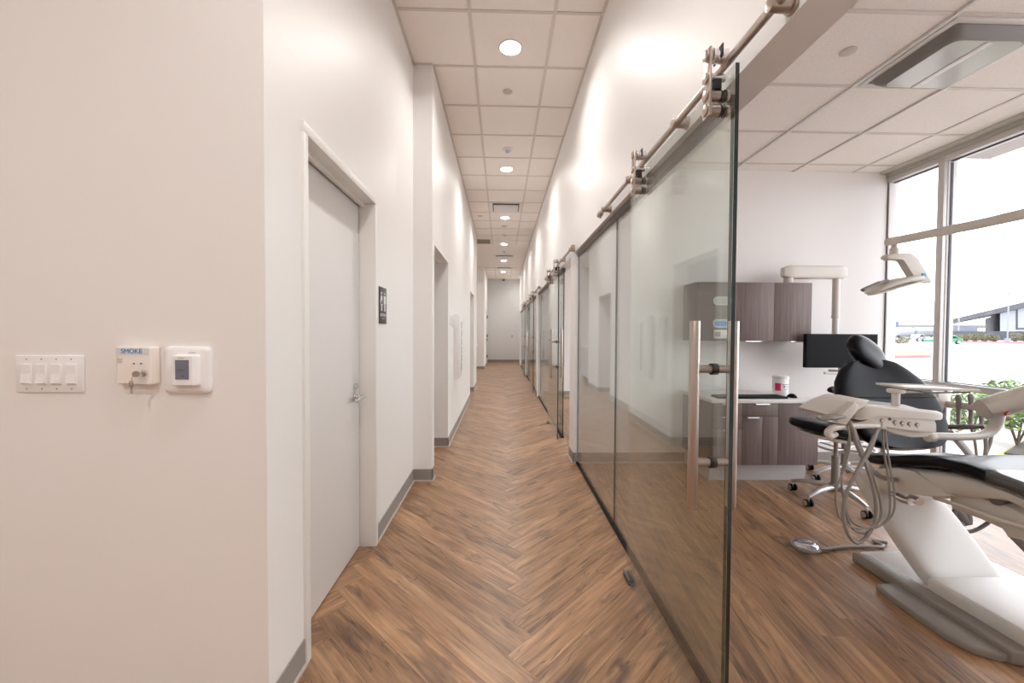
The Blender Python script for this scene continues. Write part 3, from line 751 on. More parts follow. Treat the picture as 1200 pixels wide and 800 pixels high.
# ------------------------------------------------------------------ treatment room cabinets
X0, X1 = 1.82, 2.755; YFR = 3.45; Zt = .735
lc = thing('base_cabinet', 'dark wood-look base cabinet with pale toe kick against the back wall', 'cabinet', ((X0+X1)/2, 3.75, 0))
b = MB(); b.box(X0, X1, YFR+.02, YB-.012, .165, Zt-.03); b.obj('body', cab_m, lc)
b = MB(); b.box(X0+.03, X1-.03, YFR+.10, YB-.012, 0, .165); b.obj('toe_kick', toek_m, lc, label='pale grey toe kick')
def front(name, x0, x1, z0, z1, y=YFR, par=None, handle=None, hm=None):
    b = MB(); b.box(x0+.0015, x1-.0015, y, y+.019, z0+.0015, z1-.0015, .001); o = b.obj(name, cab_m, par)
    if handle:
        hx0, hx1, hz = handle
        q = MB(); q.prism([(hx0, y, hz+.004), (hx0, y-.018, hz+.004), (hx0, y-.020, hz-.004), (hx0, y-.016, hz-.008), (hx0, y-.014, hz), (hx0, y, hz+.001)], (hx1-hx0, 0, 0)); q.obj('handle', alu_m, o)
    return o
xa, xb = 2.085, 2.40
zt = Zt-.032
front('drawer', X0, xa, zt-.115, zt, par=lc, handle=(1.90, 2.02, zt-.004)); front('drawer', X0, xa, zt-.225, zt-.115, par=lc, handle=(1.90, 2.02, zt-.119))
front('drawer', X0, xa, .165, zt-.225, par=lc, handle=(1.90, 2.02, zt-.229))
front('drawer', xa, xb, zt-.115, zt, par=lc, handle=(2.19, 2.31, zt-.004)); 
front('door', xa, (xa+xb)/2+.02, .165, zt-.115, par=lc, handle=(2.12, 2.22, zt-.121)); front('door', (xa+xb)/2+.02, xb, .165, zt-.115, par=lc)
front('door', xb, X1, .165, zt, par=lc)
b = MB(); b.box(X0-.01, X1+.012, YFR-.012, YB-.012, Zt-.03, Zt, .003); b.box(X0-.01, X1+.012, YB-.025, YB-.012, Zt, Zt+.012, .002)
b.obj('countertop', count_m, None, label='white countertop lying on the dark base cabinet', cat='countertop')

UY = 3.75; u0, u1 = 1.82, 2.905; uz0, uz1 = 1.235, 1.783
uc = thing('wall_cabinet', 'dark wood-look wall cabinet with three doors high on the back wall', 'cabinet', ((u0+u1)/2, 3.9, uz0))
b = MB(); b.box(u0, u1, UY+.02, YB-.001, uz0, uz1); b.obj('body', cab_m, uc)
ud = []
for xx0, xx1, h in ((u0, 2.19, None), (2.19, 2.548, (2.27, 2.42, uz0-.002)), (2.548, u1, (2.70, 2.82, uz0-.002))):
    ud.append(front('door', xx0, xx1, uz0, uz1, y=UY, par=uc, handle=h))
# dispenser slots in the left door
def slot(zc, fill, lab):
    b = MB(); xc = 2.055; w, h = .088, .040
    for a_, b2, y0_, y1_ in ((w, h, UY, UY-.006),):
        ringsy(b, [(UY+.001, rrect(xc, zc, w, h, h-.001, 10)), (UY-.007, rrect(xc, zc, w, h, h-.001, 10)), (UY-.007, rrect(xc, zc, w-.012, h-.012, h-.013, 10)), (UY-.001, rrect(xc, zc, w-.012, h-.012, h-.013, 10))])
    o = b.obj('dispenser_slot', mat('slot_ring', (.62, .62, .60), .35), ud[0], label=lab)
    b = MB(); ringsy(b, [(UY-.001, rrect(xc-.012, zc, w-.03, h-.016, h-.018, 10)), (UY-.005, rrect(xc-.012, zc, w-.034, h-.020, h-.022, 10))]); q = b.obj('glove_fill', fill, o.parent)
slot(1.607, mat('pale_tissue', (.50, .51, .50), .7), 'pale oval dispenser slot'); slot(1.398, tissue_m, 'oval dispenser slot with blue gloves')
b = MB(); b.box(1.975, 2.14, UY-.012, UY, 1.258, 1.338, .003, m=plate_m); b.box(1.985, 2.035, UY-.0135, UY-.011, 1.274, 1.320, m=line_m)
for k in range(3): b.box(2.065+k*.022, 2.073+k*.022, UY-.0135, UY-.011, 1.277, 1.285, m=line_m)
b.obj('control_panel', None, None, label='small white control panel with grey display on the left wall cabinet door', cat='control panel')

# counter things
zc = Zt
b = MB(); cxx, cyy = P(914.5, 455, 3.72).x, 3.72
t = thing('wipes_canister', 'white canister with pink label on the countertop', 'canister', (cxx, cyy, zc))
b.lathe([(.0005, .0005), (.060, .0005), (.064, .004), (.064, .150), (.061, .154), (.0005, .154)], (cxx, cyy, zc), n=32); b.obj('body', plate_m, t)
b = MB(); b.lathe([(.0005, .154), (.066, .154), (.067, .160), (.066, .176), (.058, .180), (.0005, .182)], (cxx, cyy, zc), n=32); b.obj('lid', plate_m, t)
def curved_patch(mb, c, r, a0, a1, z0, z1, m, n=10):
    rg = []
    for k in range(n+1):
        a = math.radians(a0+(a1-a0)*k/n); d = Vector((math.cos(a), math.sin(a), 0))
        rg.append([Vector(c)+d*r+Vector((0, 0, z0)), Vector(c)+d*r+Vector((0, 0, z1)), Vector(c)+d*(r-.002)+Vector((0, 0, z1)), Vector(c)+d*(r-.002)+Vector((0, 0, z0))])
    mb.rings(rg, m=m)
b = MB(); curved_patch(b, (cxx, cyy, zc), .0655, 195, 238, .045, .115, pink_m); b.obj('label', pink_m, t, label='bright pink label')
b = MB()
for z0, z1, a0_, a1_ in ((.100, .106, 245, 320), (.078, .092, 255, 270), (.080, .086, 285, 310), (.058, .062, 262, 300)): curved_patch(b, (cxx, cyy, zc), .0652, a0_, a1_, z0, z1, line_m, 6)
b.obj('print', line_m, t)
kb = thing('keyboard', 'black computer keyboard on the countertop', 'keyboard', (2.15, 3.55, zc))
k0, k1 = P(860, 466, 3.55).x-.02, P(918, 466, 3.55).x
b = MB(); b.box(k0-.15, k1, 3.49, 3.62, zc+.001, zc+.018, .004); b.obj('body', blackp_m, kb)
b = MB()
for r_ in range(5):
    for k in range(22):
        x = k0-.14+k*((k1-k0+.13)/22)
        b.box(x, x+.014, 3.497+r_*.024, 3.515+r_*.024, zc+.018, zc+.023)
b.obj('keys', mat('key_caps', (.03, .03, .033), .5), kb)
b = MB(); mx_, my_ = P(928, 465, 3.58).x, 3.58
rg = []
for k in range(9):
    u = k/8; s_ = math.sin(PI*(.06+.88*u)); w = .031*s_**.5; h = .034*s_**.8
    rg.append([Vector((mx_+x, my_-.05+.10*u, zc+.001+max(z, 0))) for x, z in sup(0, 0, w, h, 2.4, 16)])
b.rings(rg, m=blackp_m); b.obj('computer_mouse', blackp_m, None, label='black mouse right of the keyboard on the countertop', cat='mouse')

# monitor on its arm
YM = 3.80
ma = thing('support_boom', 'cream boom with drop post on the wall cabinet above the black monitor', 'monitor arm', (2.70, YM, 1.82))
pL, pR = P(917, 320, YM), P(991, 320, YM)
b = MB(); rg = []
for k in range(13):
    u = k/12; x = pL.x+(pR.x-pL.x)*u; e = min(u, 1-u)*12; w = 1-.35*max(0, 1-e)**2
    rg.append([Vector((x, YM+yy, 1.886+zz)) for yy, zz in sup(0, 0, .045*w, .062*w, 5, 24)])
b.rings(rg, m=cream_m); b.obj('arm', cream_m, ma)
b = MB(); b.cyl((pL.x+.06, YM, 1.783), (pL.x+.06, YM, 1.83), .04, bev=.003); b.obj('wall_mount', creamw_m, ma)
xp = P(984.5, 360, YM-.05).x
b = MB(); b.cyl((xp, YM, 1.47), (xp, YM, 1.84), .031, n=24); b.cyl((xp, YM, 1.28), (xp, YM, 1.47), .026, n=24); b.cyl((xp, YM, 1.455), (xp, YM, 1.475), .034, n=24, bev=.004); b.cyl((xp, YM, .985), (xp, YM, 1.28), .024, n=20)
b.obj('drop_post', cream_m, ma)
YMo = 3.66
mo = thing('monitor', 'black flat monitor hanging behind the chair headrest', 'monitor', (3.1, YMo, 1.0))
a_, c_ = P(945.5, 391, YMo), P(1028, 431, YMo)
b = MB(); b.box(a_.x, c_.x, YMo, YMo+.045, c_.z, a_.z, .003); b.obj('housing', blackp_m, mo)
b = MB(); b.box(a_.x+.012, c_.x-.012, YMo-.0015, YMo+.002, c_.z+.014, a_.z-.012); b.obj('screen', scr_m, mo)
b = MB(); b.box(xp-.05, xp+.05, YMo+.04, YM-.02, 1.08, 1.2, .004); b.obj('mount', dgrey_m, mo)
p0, p1 = P(966, 437, YMo), P(990, 437, YMo)
b = MB(); b.tube([p0, p1], .012, n=12); b.box(p1.x-.05, p1.x-.0, YMo-.01, YMo+.02, p1.z-.01, c_.z, .003); b.box(p1.x-.05, p1.x, YMo+.0, YM-.01, c_.z-.045, c_.z-.025); b.obj('tilt_handle', cream_m, mo)

# ------------------------------------------------------------------ stools
def caster(t, x, y):
    b = MB()
    for s_ in (-.016, .016): b.cyl((x+s_-.008, y, .028), (x+s_+.008, y, .028), .028, n=20, bev=.003)
    w = b.obj('caster', blackp_m, t)
    b = MB()
    for s_ in (-1, 1): b.cyl((x+s_*.0245-.001, y, .028), (x+s_*.0245+.001, y, .028), .021, n=18)
    for s_ in (1,): pass
    b.cyl((x, y, .03), (x, y, .075), .008, n=10)
    b.obj('hub_cap', alu_m, w)
def stool(x, y, a0, label, ring):
    t = thing('dental_stool', label, 'stool', (x, y, 0), 'rolling dental stools')
    for k in range(5):
        a = math.radians(a0+72*k); d = Vector((math.cos(a), math.sin(a), 0)); c = Vector((x, y, 0))
        b = MB(); pts = [c+d*.02+Vector((0, 0, .115)), c+d*.10+Vector((0, 0, .118)), c+d*.2+Vector((0, 0, .105)), c+d*.29+Vector((0, 0, .078))]
        b.tube(pts, [.026, .024, .020, .016], n=10, smooth=4, flat=(.8, 1.1)); b.obj('base_arm', alu_m, t)
        q = c+d*.285; caster(t, q.x, q.y)
    b = MB(); b.cyl((x, y, .09), (x, y, .145), .04, n=24, bev=.004); b.cyl((x, y, .10), (x, y, .36), .026, n=20); b.cyl((x, y, .34), (x, y, .53), .014, n=16); b.obj('gas_column', greyp_m, t)
    if ring:
        b = MB(); pts = [Vector((x+.21*math.cos(2*PI*k/36), y+.21*math.sin(2*PI*k/36), .29)) for k in range(37)]; b.tube(pts, .011, n=8)
        for k in range(4): b.tube([(x, y, .27), (x+.21*math.cos(PI/2*k+.4), y+.21*math.sin(PI/2*k+.4), .29)], .008, n=8)
        b.obj('foot_ring', alu_m, t)
    return t
def pad(mb, c, rx, ry, h, e=2.6, m=None, dome=.6, tilt=None, n=36):
    """upholstered pad: rounded outline, crowned top"""
    rg = []
    for k, (s_, z) in enumerate(((.90, 0), (.975, .12), (1, .35), (1, .62), (.965, .82), (.88, .93), (.6, .99), (.25, 1.0), (.02, 1.0))):
        ring = []
        for X, Y in sup(0, 0, rx*s_, ry*s_, e, n): ring.append(Vector((X, Y, z*h)))
        rg.append(ring)
    M = Matrix.Translation(Vector(c)) @ (tilt if tilt is not None else Matrix.Identity(4))
    mb.rings([[M @ p for p in r] for r in rg], m=m)
s1 = stool(2.60, 3.08, 197, 'operator stool with black seat and five aluminium legs left of the chair', False)
tl = Matrix.Rotation(math.radians(-7), 4, 'Y') @ Matrix.Rotation(math.radians(5), 4, 'X')
tl = Matrix.Rotation(math.radians(9), 4, 'Y')
b = MB(); pad(b, (2.46, 2.98, .565), .25, .21, .075, tilt=tl); b.obj('seat', black_m, s1)
b = MB(); pad(b, (2.48, 2.99, .545), .20, .17, .03, tilt=tl @ Matrix.Rotation(PI, 4, 'X')); b.box(2.50, 2.72, 3.0, 3.14, .49, .53, .01); b.obj('seat_shell', cream_m, s1)
b = MB(); b.tube([(2.66, 3.12, .47), (2.76, 3.16, .47), (2.80, 3.17, .43)], .007, n=8, smooth=4); b.obj('height_lever', alu_m, s1)
s2 = stool(3.08, 3.55, 258, 'assistant stool with foot ring and black torso pad behind the operator stool', True)
b = MB(); pad(b, (3.06, 3.55, .585), .215, .20, .07, e=2.2); b.obj('seat', black_m, s2)
b = MB(); pad(b, (3.06, 3.55, .575), .17, .16, .03, tilt=Matrix.Rotation(PI, 4, 'X')); b.box(3.0, 3.15, 3.48, 3.62, .52, .56, .01); b.obj('seat_shell', cream_m, s2)
b = MB(); b.tube([P(1003, 488, 3.35), P(992, 478, 3.35), P(984, 469, 3.35), P(979, 462, 3.35)], .012, n=10, smooth=4); b.tube([(3.1, 3.55, .54), (3.05, 3.38, .55), P(1003, 488, 3.35)], .012, n=10, smooth=4); b.obj('support_arm', alu_m, s2)
b = MB(); b.tube([P(972, 457, 3.33), P(976, 456.5, 3.35), P(986, 457, 3.37), P(998, 459, 3.4)], [.018, .030, .032, .02], n=16, smooth=5); b.tube([P(976, 480, 3.33), P(982, 474, 3.35), P(992, 470, 3.38)], [.03, .045, .04], n=16, smooth=5); b.obj('torso_pad', black_m, s2)

# ------------------------------------------------------------------ dental chair
CH = thing('dental_chair', 'cream dental chair with black upholstery in the treatment room', 'dental chair', (2.4, 1.95, 0))
CX_ = 2.385; HW = .285
# seat upholstery: sections along y
b = MB(); rg = []
secs = [(2.34, .545, .612, .20), (2.32, .545, .622, .245), (2.24, .560, .632, .275), (2.15, .583, .655, .285), (2.05, .610, .690, .285), (1.97, .635, .712, .285), (1.89, .655, .727, .285),
        (1.78, .662, .733, .285), (1.68, .652, .724, .284), (1.57, .640, .712, .282), (1.4, .610, .685, .275), (1.2, .570, .645, .265), (1.0, .520, .597, .25), (.93, .500, .578, .225), (.90, .505, .570, .15)]
for y, z0, z1, hw in secs:
    rg.append([Vector((CX_+x, y, (z0+z1)/2+z - (.018*max(0, 1-(x/hw)**2) if z > 0 else 0)*1.0)) for x, z in sup(0, 0, hw, (z1-z0)/2, 4.5, 40)])
b.rings(rg, m=black_m); b.obj('seat_cushion', black_m, CH)
b = MB(); rg = []
for y, zt_, hw in ((1.70, .728, .2835), (1.6, .717, .2825), (1.45, .695, .277), (1.3, .667, .27), (1.15, .637, .26), (1.0, .600, .248), (.93, .582, .22)):
    rg.append([Vector((CX_+x, y, (zt_-.036)+z - (.018*max(0, 1-(x/hw)**2) if z > 0 else 0)+.0)) for x, z in sup(0, 0, hw+.002, .039, 4.5, 40)])
foot_m = mat('clear_vinyl_cover', (.05, .05, .05), .18, spec=.8, coat=.6)
b.rings(rg, m=foot_m); b.obj('foot_cover', foot_m, CH, label='glossy protective foot cover')
# seat shell
b = MB(); rg = []
for y, z0, z1, hw in ((2.30, .50, .553, .16), (2.26, .475, .565, .225), (2.18, .462, .590, .255), (2.08, .470, .615, .262), (1.95, .505, .640, .262), (1.85, .535, .660, .262), (1.75, .565, .664, .26), (1.65, .600, .655, .258), (1.5, .585, .635, .255), (1.2, .535, .580, .24), (1.0, .49, .53, .21)):
    rg.append([Vector((CX_+x, y, (z0+z1)/2+z)) for x, z in sup(0, 0, hw, (z1-z0)/2, 5, 32)])
b.rings(rg, m=cream_m); b.obj('seat_shell', cream_m, CH)
# side cover with curved slot on the near side
def side_poly(pts, X, dx, m, name, bev=.006, lab=None):
    b = MB(); b.prism([PX(px, py, X) for px, py in pts], (dx, 0, 0), m=m, bev=bev); return b.obj(name, m, CH, label=lab)
side_poly([(1019, 549), (1052, 548), (1070, 552), (1086, 563), (1104, 576), (1112, 581), (1108, 584), (1050, 577), (1030, 572), (1018, 562)], 2.108, .05, cream_m, 'side_cover')
b = MB(); b.tube([PX(px, py, 2.118) for px, py in ((1034, 565), (1046, 567), (1058, 566), (1066, 562))], [.008, .014, .015, .006], n=12, smooth=5, flat=(1, .5)); b.obj('side_slot', greyp_m, CH)
# leg-rest linkage arm under the seat
side_poly([(1112, 580), (1150, 577), (1166, 586), (1200, 603), (1212, 612), (1212, 634), (1200, 633), (1180, 629), (1176, 618), (1150, 608), (1115, 596)], 2.16, .06, cream_m, 'linkage_cover')
b = MB(); b.tube([PX(1095, 583, 2.13), PX(1130, 594, 2.13), PX(1180, 612, 2.13), PX(1215, 622, 2.13)], .010, n=10, smooth=4); b.obj('linkage_rod', cream_m, CH)
b = MB(); c = PX(1168, 584, 2.15); b.cyl(c, c+Vector((.10, 0, 0)), .020, n=20); b.cyl(c-Vector((.01, 0, 0)), c+Vector((.01, 0, 0)), .028, n=20, bev=.004)
c = PX(1155, 582, 2.15); b.cyl(c, c+Vector((.10, 0, 0)), .014, n=20); b.obj('pivot', dgrey_m, CH)
# lift arm
b = MB(); rg = []
for y, z, hw, th_ in ((1.93, .05, .17, .06), (1.98, .10, .195, .075), (2.08, .19, .20, .085), (2.2, .30, .20, .09), (2.32, .405, .195, .09), (2.40, .47, .18, .08)):
    d = Vector((0, .74, .67)); nrm = Vector((0, -.67, .74))
    rg.append([Vector((CX_-.05+x, y, z)) + nrm*(q-.02) for x, q in sup(0, 0, hw, th_/2, 6, 32)])
b.rings(rg, m=creamw_m); b.obj('lift_arm', creamw_m, CH)
b = MB(); b.box(CX_-.22, CX_+.16, 2.16, 2.42, .40, .49, .02); b.obj('lift_carriage', cream_m, CH)
b = MB(); c = PX(1062, 582, 2.2)
b.tube([PX(1046, 577, 2.16), PX(1058, 585, 2.15), PX(1068, 588, 2.14)], [.02, .022, .018], n=16, smooth=4); b.tube([PX(1068, 583, 2.18), PX(1078, 588, 2.17)], .020, n=16); b.obj('lift_ram', chrome_m, CH)
# base
b = MB(); b.prism([(2.04, 2.25, 0), (2.10, 2.29, 0), (2.70, 2.29, 0), (2.74, 2.3, 0), (2.74, 1.56, 0), (2.70, 1.53, 0), (2.06, 1.53, 0), (2.03, 1.58, 0)], (0, 0, .045), bev=.008); b.obj('base_plate', creamw_m, CH)
b = MB()
b.prism([(1.915, 2.0, 0), (1.905, 1.90, 0), (1.895, 1.66, 0), (1.93, 1.58, 0), (2.0, 1.54, 0), (2.06, 1.54, 0), (2.06, 2.02, 0)], (0, 0, .035), bev=.01)
b.prism([(2.02, 2.26, 0), (2.02, 1.53, 0), (2.10, 1.50, 0), (2.10, 2.22, 0)], (0, 0, .062), bev=.012)
b.obj('side_foot', greyp_m, CH, label='grey outrigger foot')
b = MB(); b.box(2.095, 2.70, 1.50, 1.93, .03, .118, .022, seg=4); b.obj('base_cover', creamw_m, CH)
# backrest: shell and cushion
def bp_(u):                       # centre line of the recline plane
    return Vector((2.405-.02*u, 2.335+.25*u, .66+.47*u))
def back(mb, prof, thick, off, m):
    rg = []
    for u, hw in prof:
        c = bp_(u); nrm = Vector((0, -.88, .47)); t_ = Vector((0, .47, .88))
        rg.append([c + Vector((x, 0, 0)) + nrm*(q+off + (-.03*max(0, 1-(x/max(hw, .05))**2) if q > 0 else 0)) for x, q in sup(0, 0, hw, thick, 3.4, 40)])
    mb.rings(rg, m=m)
b = MB(); back(b, ((-.06, .06), (-.055, .13), (-.03, .19), (.05, .25), (.2, .29), (.4, .315), (.58, .31), (.74, .275), (.88, .215), (.96, .165), (.995, .10), (1.0, .04)), .048, 0, black_m)
b.obj('backrest_cushion', black_m, CH)
b = MB(); back(b, ((-.03, .05), (0, .15), (.2, .24), (.5, .26), (.75, .22), (.92, .12), (.95, .04)), .03, -.05, cream_m); b.obj('backrest_shell', cream_m, CH)
b = MB(); pts = [bp_(.55)+Vector((x, -.048-.022*(x/.31)**2+.02, .02*0)) for x in (-.30, -.2, -.1, 0, .1, .2, .30)]
pts = []
for x in (-.29, -.2, -.1, 0, .1, .2, .29):
    nrm = Vector((0, -.88, .47)); q = .048*(1-abs(x/.312)**3.4)**(1/3.4) - .03*(1-(x/.312)**2)
    pts.append(bp_(.52)+Vector((x, 0, 0))+nrm*(q+.001))
b.tube(pts, .003, n=6, smooth=4); b.obj('backrest_seam', blackp_m, CH)
# headrest
b = MB(); c = P(1016.5, 414, 2.60); rot = Matrix.Rotation(math.radians(36), 4, 'Y') @ Matrix.Rotation(math.radians(-28), 4, 'X')
M = Matrix.Translation(c) @ rot; rg = []
for k in range(17):
    u = -1+2*k/16; w = max(1-abs(u)**2.6, 0)**(1/2.2); w = max(w, .03)
    ring = []
    for j in range(32):
        a = 2*PI*j/32; y = math.cos(a)*.058*w; z = math.sin(a)*.104*w
        if y < 0: y += .018*w*math.cos(math.pi*z/.22)**2*(1 if abs(z) < .11 else 0)
        ring.append(M @ Vector((u*.152, y, z)))
    rg.append(ring)
b.rings(rg, m=black_m); b.obj('headrest', black_m, CH)
b = MB(); b.tube([P(1003, 424, 2.66), P(1008, 428, 2.66), P(1018, 432, 2.64)], [.022, .03, .02], n=14, smooth=4); b.box(2.33, 2.43, 2.60, 2.64, 1.0, 1.13, .008); b.obj('headrest_bracket', cream_m, CH)
# armrest on the far side
a_, c_ = P(1100, 500, 2.52), P(1155, 500, 2.32)
b = MB(); b.tube([a_, a_*.8+c_*.2, a_*.4+c_*.6, c_], [.010, .020, .022, .010], n=16, smooth=5, flat=(.75, 1.5)); b.obj('armrest', dgrey_m, CH, label='dark grey armrest')
b = MB(); b.tube([P(1112, 505, 2.45), P(1124, 518, 2.4), P(1142, 540, 2.33), P(1148, 556, 2.3)], [.022, .022, .024, .024], n=12, smooth=3, flat=(.6, 1.3)); b.obj('armrest_strut', greyp_m, CH)
# hose loops below the seat, far side
b = MB(); b.tube([P(1160, 588, 2.35), P(1163, 600, 2.35), P(1158, 612, 2.38), P(1140, 622, 2.40), P(1124, 622, 2.42)], .011, n=8, smooth=5)
b.tube([P(1120, 585, 2.4), P(1125, 600, 2.4), P(1135, 612, 2.4), P(1133, 590, 2.4)], [.02, .028, .028, .02], n=8, smooth=5, flat=(1, .4)); b.tube([P(1122, 590, 2.4), P(1118, 604, 2.4), P(1128, 615, 2.4)], .012, n=8, smooth=4)
b.obj('umbilical_hose', dgrey_m, CH)
b = MB(); b.tube([PX(1185, 625, 2.25), PX(1200, 640, 2.25), PX(1215, 655, 2.25)], .016, n=10); b.obj('cable_tube', greyp_m, CH)

# ------------------------------------------------------------------ delivery unit
YD = 1.86
DU = thing('delivery_unit', 'cream instrument delivery unit with round buttons and hanging hoses', 'dental unit', (1.86, 1.95, .9))
x0, x1 = P(1018, 500, YD).x, P(1097, 500, YD).x
def bx3(name, pts_front, depth, m, bev=.006, lab=None):
    b = MB(); b.prism(pts_front, (0, depth, 0), m=m, bev=bev); return b.obj(name, m, DU, label=lab)
# control panel body
bx3('control_body', [P(px, py, YD) for px, py in ((1000, 494), (1012, 495), (1024, 489), (1030, 486), (1060, 489), (1096, 492), (1098, 497), (1098, 506), (1092, 508), (1060, 503), (1030, 499), (998, 499))], .20, cream_m)
bx3('under_tray', [P(px, py, YD+.02) for px, py in ((1034, 499), (1092, 507), (1088, 512), (1070, 513), (1050, 509), (1036, 503))], .16, cream_m)
# top cover: lofted with rounded right end
b = MB(); rg = []
prof = [(1006, 479.0, 492.0, .85), (1010, 477.4, 492.3, .97), (1020, 476.0, 490.5, 1), (1030, 476.3, 487.0, 1), (1050, 478.0, 489.0, 1), (1075, 480.6, 490.6, 1), (1096, 483.0, 492.0, 1), (1104, 483.6, 491.8, .95), (1109, 484.4, 490.8, .85), (1112, 486.3, 489.3, .6)]
for px, pt, pb, s_ in prof:
    t0, b0 = P(px, pt, YD-.012), P(px, pb, YD-.012); d = .25*s_; yc = YD+.11
    zt_, zb = t0.z, b0.z; x = t0.x
    rg.append([Vector((x, yc-d/2, zb)), Vector((x, yc-d/2, zt_-.006)), Vector((x, yc-d/2+.008, zt_)), Vector((x, yc-d/2+.03, zt_+.004)), Vector((x, yc, zt_-.002)), Vector((x, yc+d/2-.03, zt_+.006)), Vector((x, yc+d/2-.008, zt_+.004)), Vector((x, yc+d/2, zt_-.006)), Vector((x, yc+d/2, zb))])
b.rings(rg, m=cream_m); b.obj('top_cover', cream_m, DU)
for px, py in ((1033, 492.5), (1048.5, 494.5), (1057, 495.5), (1065.5, 496.3), (1074.5, 497.5)):
    c = P(px, py, YD); b = MB(); b.cyl(c-Vector((0, .004, 0)), c+Vector((0, .01, 0)), .0095, n=18, bev=.001, m=greyp_m); b.cyl(c-Vector((0, .006, 0)), c-Vector((0, .003, 0)), .0055, n=14, m=cream_m)
    c2 = P(px+.3, py+3.4, YD); b.box(c2.x-.0015, c2.x+.0015, YD-.002, YD+.01, c2.z-.0015, c2.z+.0015, m=ink_m); b.obj('button', None, DU)
c = P(1042.5, 491, YD); b = MB(); b.box(c.x-.006, c.x+.006, YD-.003, YD+.01, c.z-.005, c.z+.006, .001); b.obj('indicator', ink_m, DU)
c = P(1036, 500, YD-.01); b = MB(); b.cyl(c, c+Vector((0, .16, 0)), .012, n=18, bev=.002); b.obj('hose_port', creamw_m, DU)
# left handle wing and instrument holders
b = MB(); b.prism([P(px, py, YD-.04) for px, py in ((968, 485), (975, 481), (990, 473), (1002, 468), (1020, 469), (1012, 479), (1000, 481), (985, 489), (972, 489))], (0, .18, 0), bev=.008); b.obj('side_wing', cream_m, DU)
b = MB(); b.prism([P(px, py, YD-.07) for px, py in ((1002, 471.5), (1007, 475), (1005, 482), (992, 498), (984, 496), (979, 494))], (0, .05, 0), bev=.006); b.obj('brake_handle', cream_m, DU)
b = MB(); b.tube([P(1030, 499, YD-.03), P(1005, 499, YD-.04), P(985, 500, YD-.05), P(975, 502, YD-.06), P(970, 507, YD-.06), P(974, 511, YD-.06), P(981, 508, YD-.06)], [.008, .010, .012, .013, .013, .012, .008], n=12, smooth=5, flat=(1.2, 1)); b.obj('instrument_holder', cream_m, DU)
b = MB(); b.tube([P(958, 490, YD-.08), P(964, 490.5, YD-.08), P(972, 489, YD-.08), P(981, 488, YD-.07), P(988, 488, YD-.06)], [.008, .016, .019, .016, .012], n=14, smooth=5, flat=(.6, 1.3)); b.obj('handle_grip', hose_m, DU)
# hoses, hanging in loops
def hose(pts, r, name='instrument_hose', m=hose_m):
    b = MB(); b.tube([P(px, py, yy) for px, py, yy in pts], r, n=10, smooth=7); return b.obj(name, m, DU)
hose([(994, 494, 1.80), (1003, 515, 1.85), (1013, 538, 1.95), (1025, 553, 2.02), (1040, 561, 2.08), (1062, 562, 2.12)], .013, 'supply_hose')
hose([(993, 496, 1.80), (996, 520, 1.8), (990, 548, 1.8), (981, 570, 1.8), (980, 590, 1.8), (985, 608, 1.8), (1000, 618, 1.8), (1020, 618, 1.81), (1038, 612, 1.82), (1048, 596, 1.83), (1047, 570, 1.84), (1042, 540, 1.85), (1037, 503, 1.87)], .0042)
hose([(997, 496, 1.82), (1004, 520, 1.82), (1016, 548, 1.82), (1025, 580, 1.82), (1026, 605, 1.82), (1018, 625, 1.82), (1004, 636, 1.81), (992, 622, 1.80), (988, 600, 1.8), (992, 578, 1.8), (1004, 552, 1.8), (1018, 526, 1.82), (1028, 502, 1.84)], .0075)
hose([(1000, 497, 1.84), (1010, 530, 1.84), (1024, 560, 1.84), (1032, 590, 1.84), (1030, 610, 1.84), (1014, 624, 1.83), (1000, 620, 1.82), (992, 604, 1.81), (990, 588, 1.81), (996, 566, 1.81), (1010, 545, 1.82), (1020, 528, 1.83), (1030, 501, 1.85)], .0055)
hose([(1034, 503, 1.88), (1036, 530, 1.88), (1041, 560, 1.88), (1043, 590, 1.88), (1040, 608, 1.87), (1026, 618, 1.86), (1008, 617, 1.86), (996, 608, 1.86), (990, 590, 1.86), (986, 560, 1.85), (993, 525, 1.84), (998, 500, 1.83)], .0048)
# tray above
b = MB(); Mz = Matrix.Translation(P(1085, 454, 2.0)) @ Matrix.Rotation(math.radians(-6), 4, 'Z') @ Matrix.Rotation(math.radians(1.5), 4, 'Y')
b.box(-.175, .175, -.085, .085, -.003, .003, .002, M=Mz); 
for q in ((-.175, .175, -.085, -.079), (-.175, .175, .079, .085), (-.175, -.169, -.085, .085), (.169, .175, -.085, .085)): b.box(q[0], q[1], q[2], q[3], .002, .008, .001, M=Mz)
b.obj('instrument_tray', cream_m, DU)
pc = P(1050, 455, 1.97)
b = MB(); b.cyl((pc.x, 1.97, .95), (pc.x, 1.97, pc.z-.012), .017, n=20); b.cyl((pc.x, 1.97, pc.z-.022), (pc.x, 1.97, pc.z-.002), .036, n=24, bev=.006); b.box(pc.x, pc.x+.16, 1.95, 1.99, pc.z-.02, pc.z-.008, .003); b.obj('tray_post', cream_m, DU)
b = MB(); b.tube([P(1064, 456.5, 1.93), P(1088, 460, 1.92), P(1136, 459.5, 1.92)], .004, n=8); b.obj('tray_rail', dgrey_m, DU)
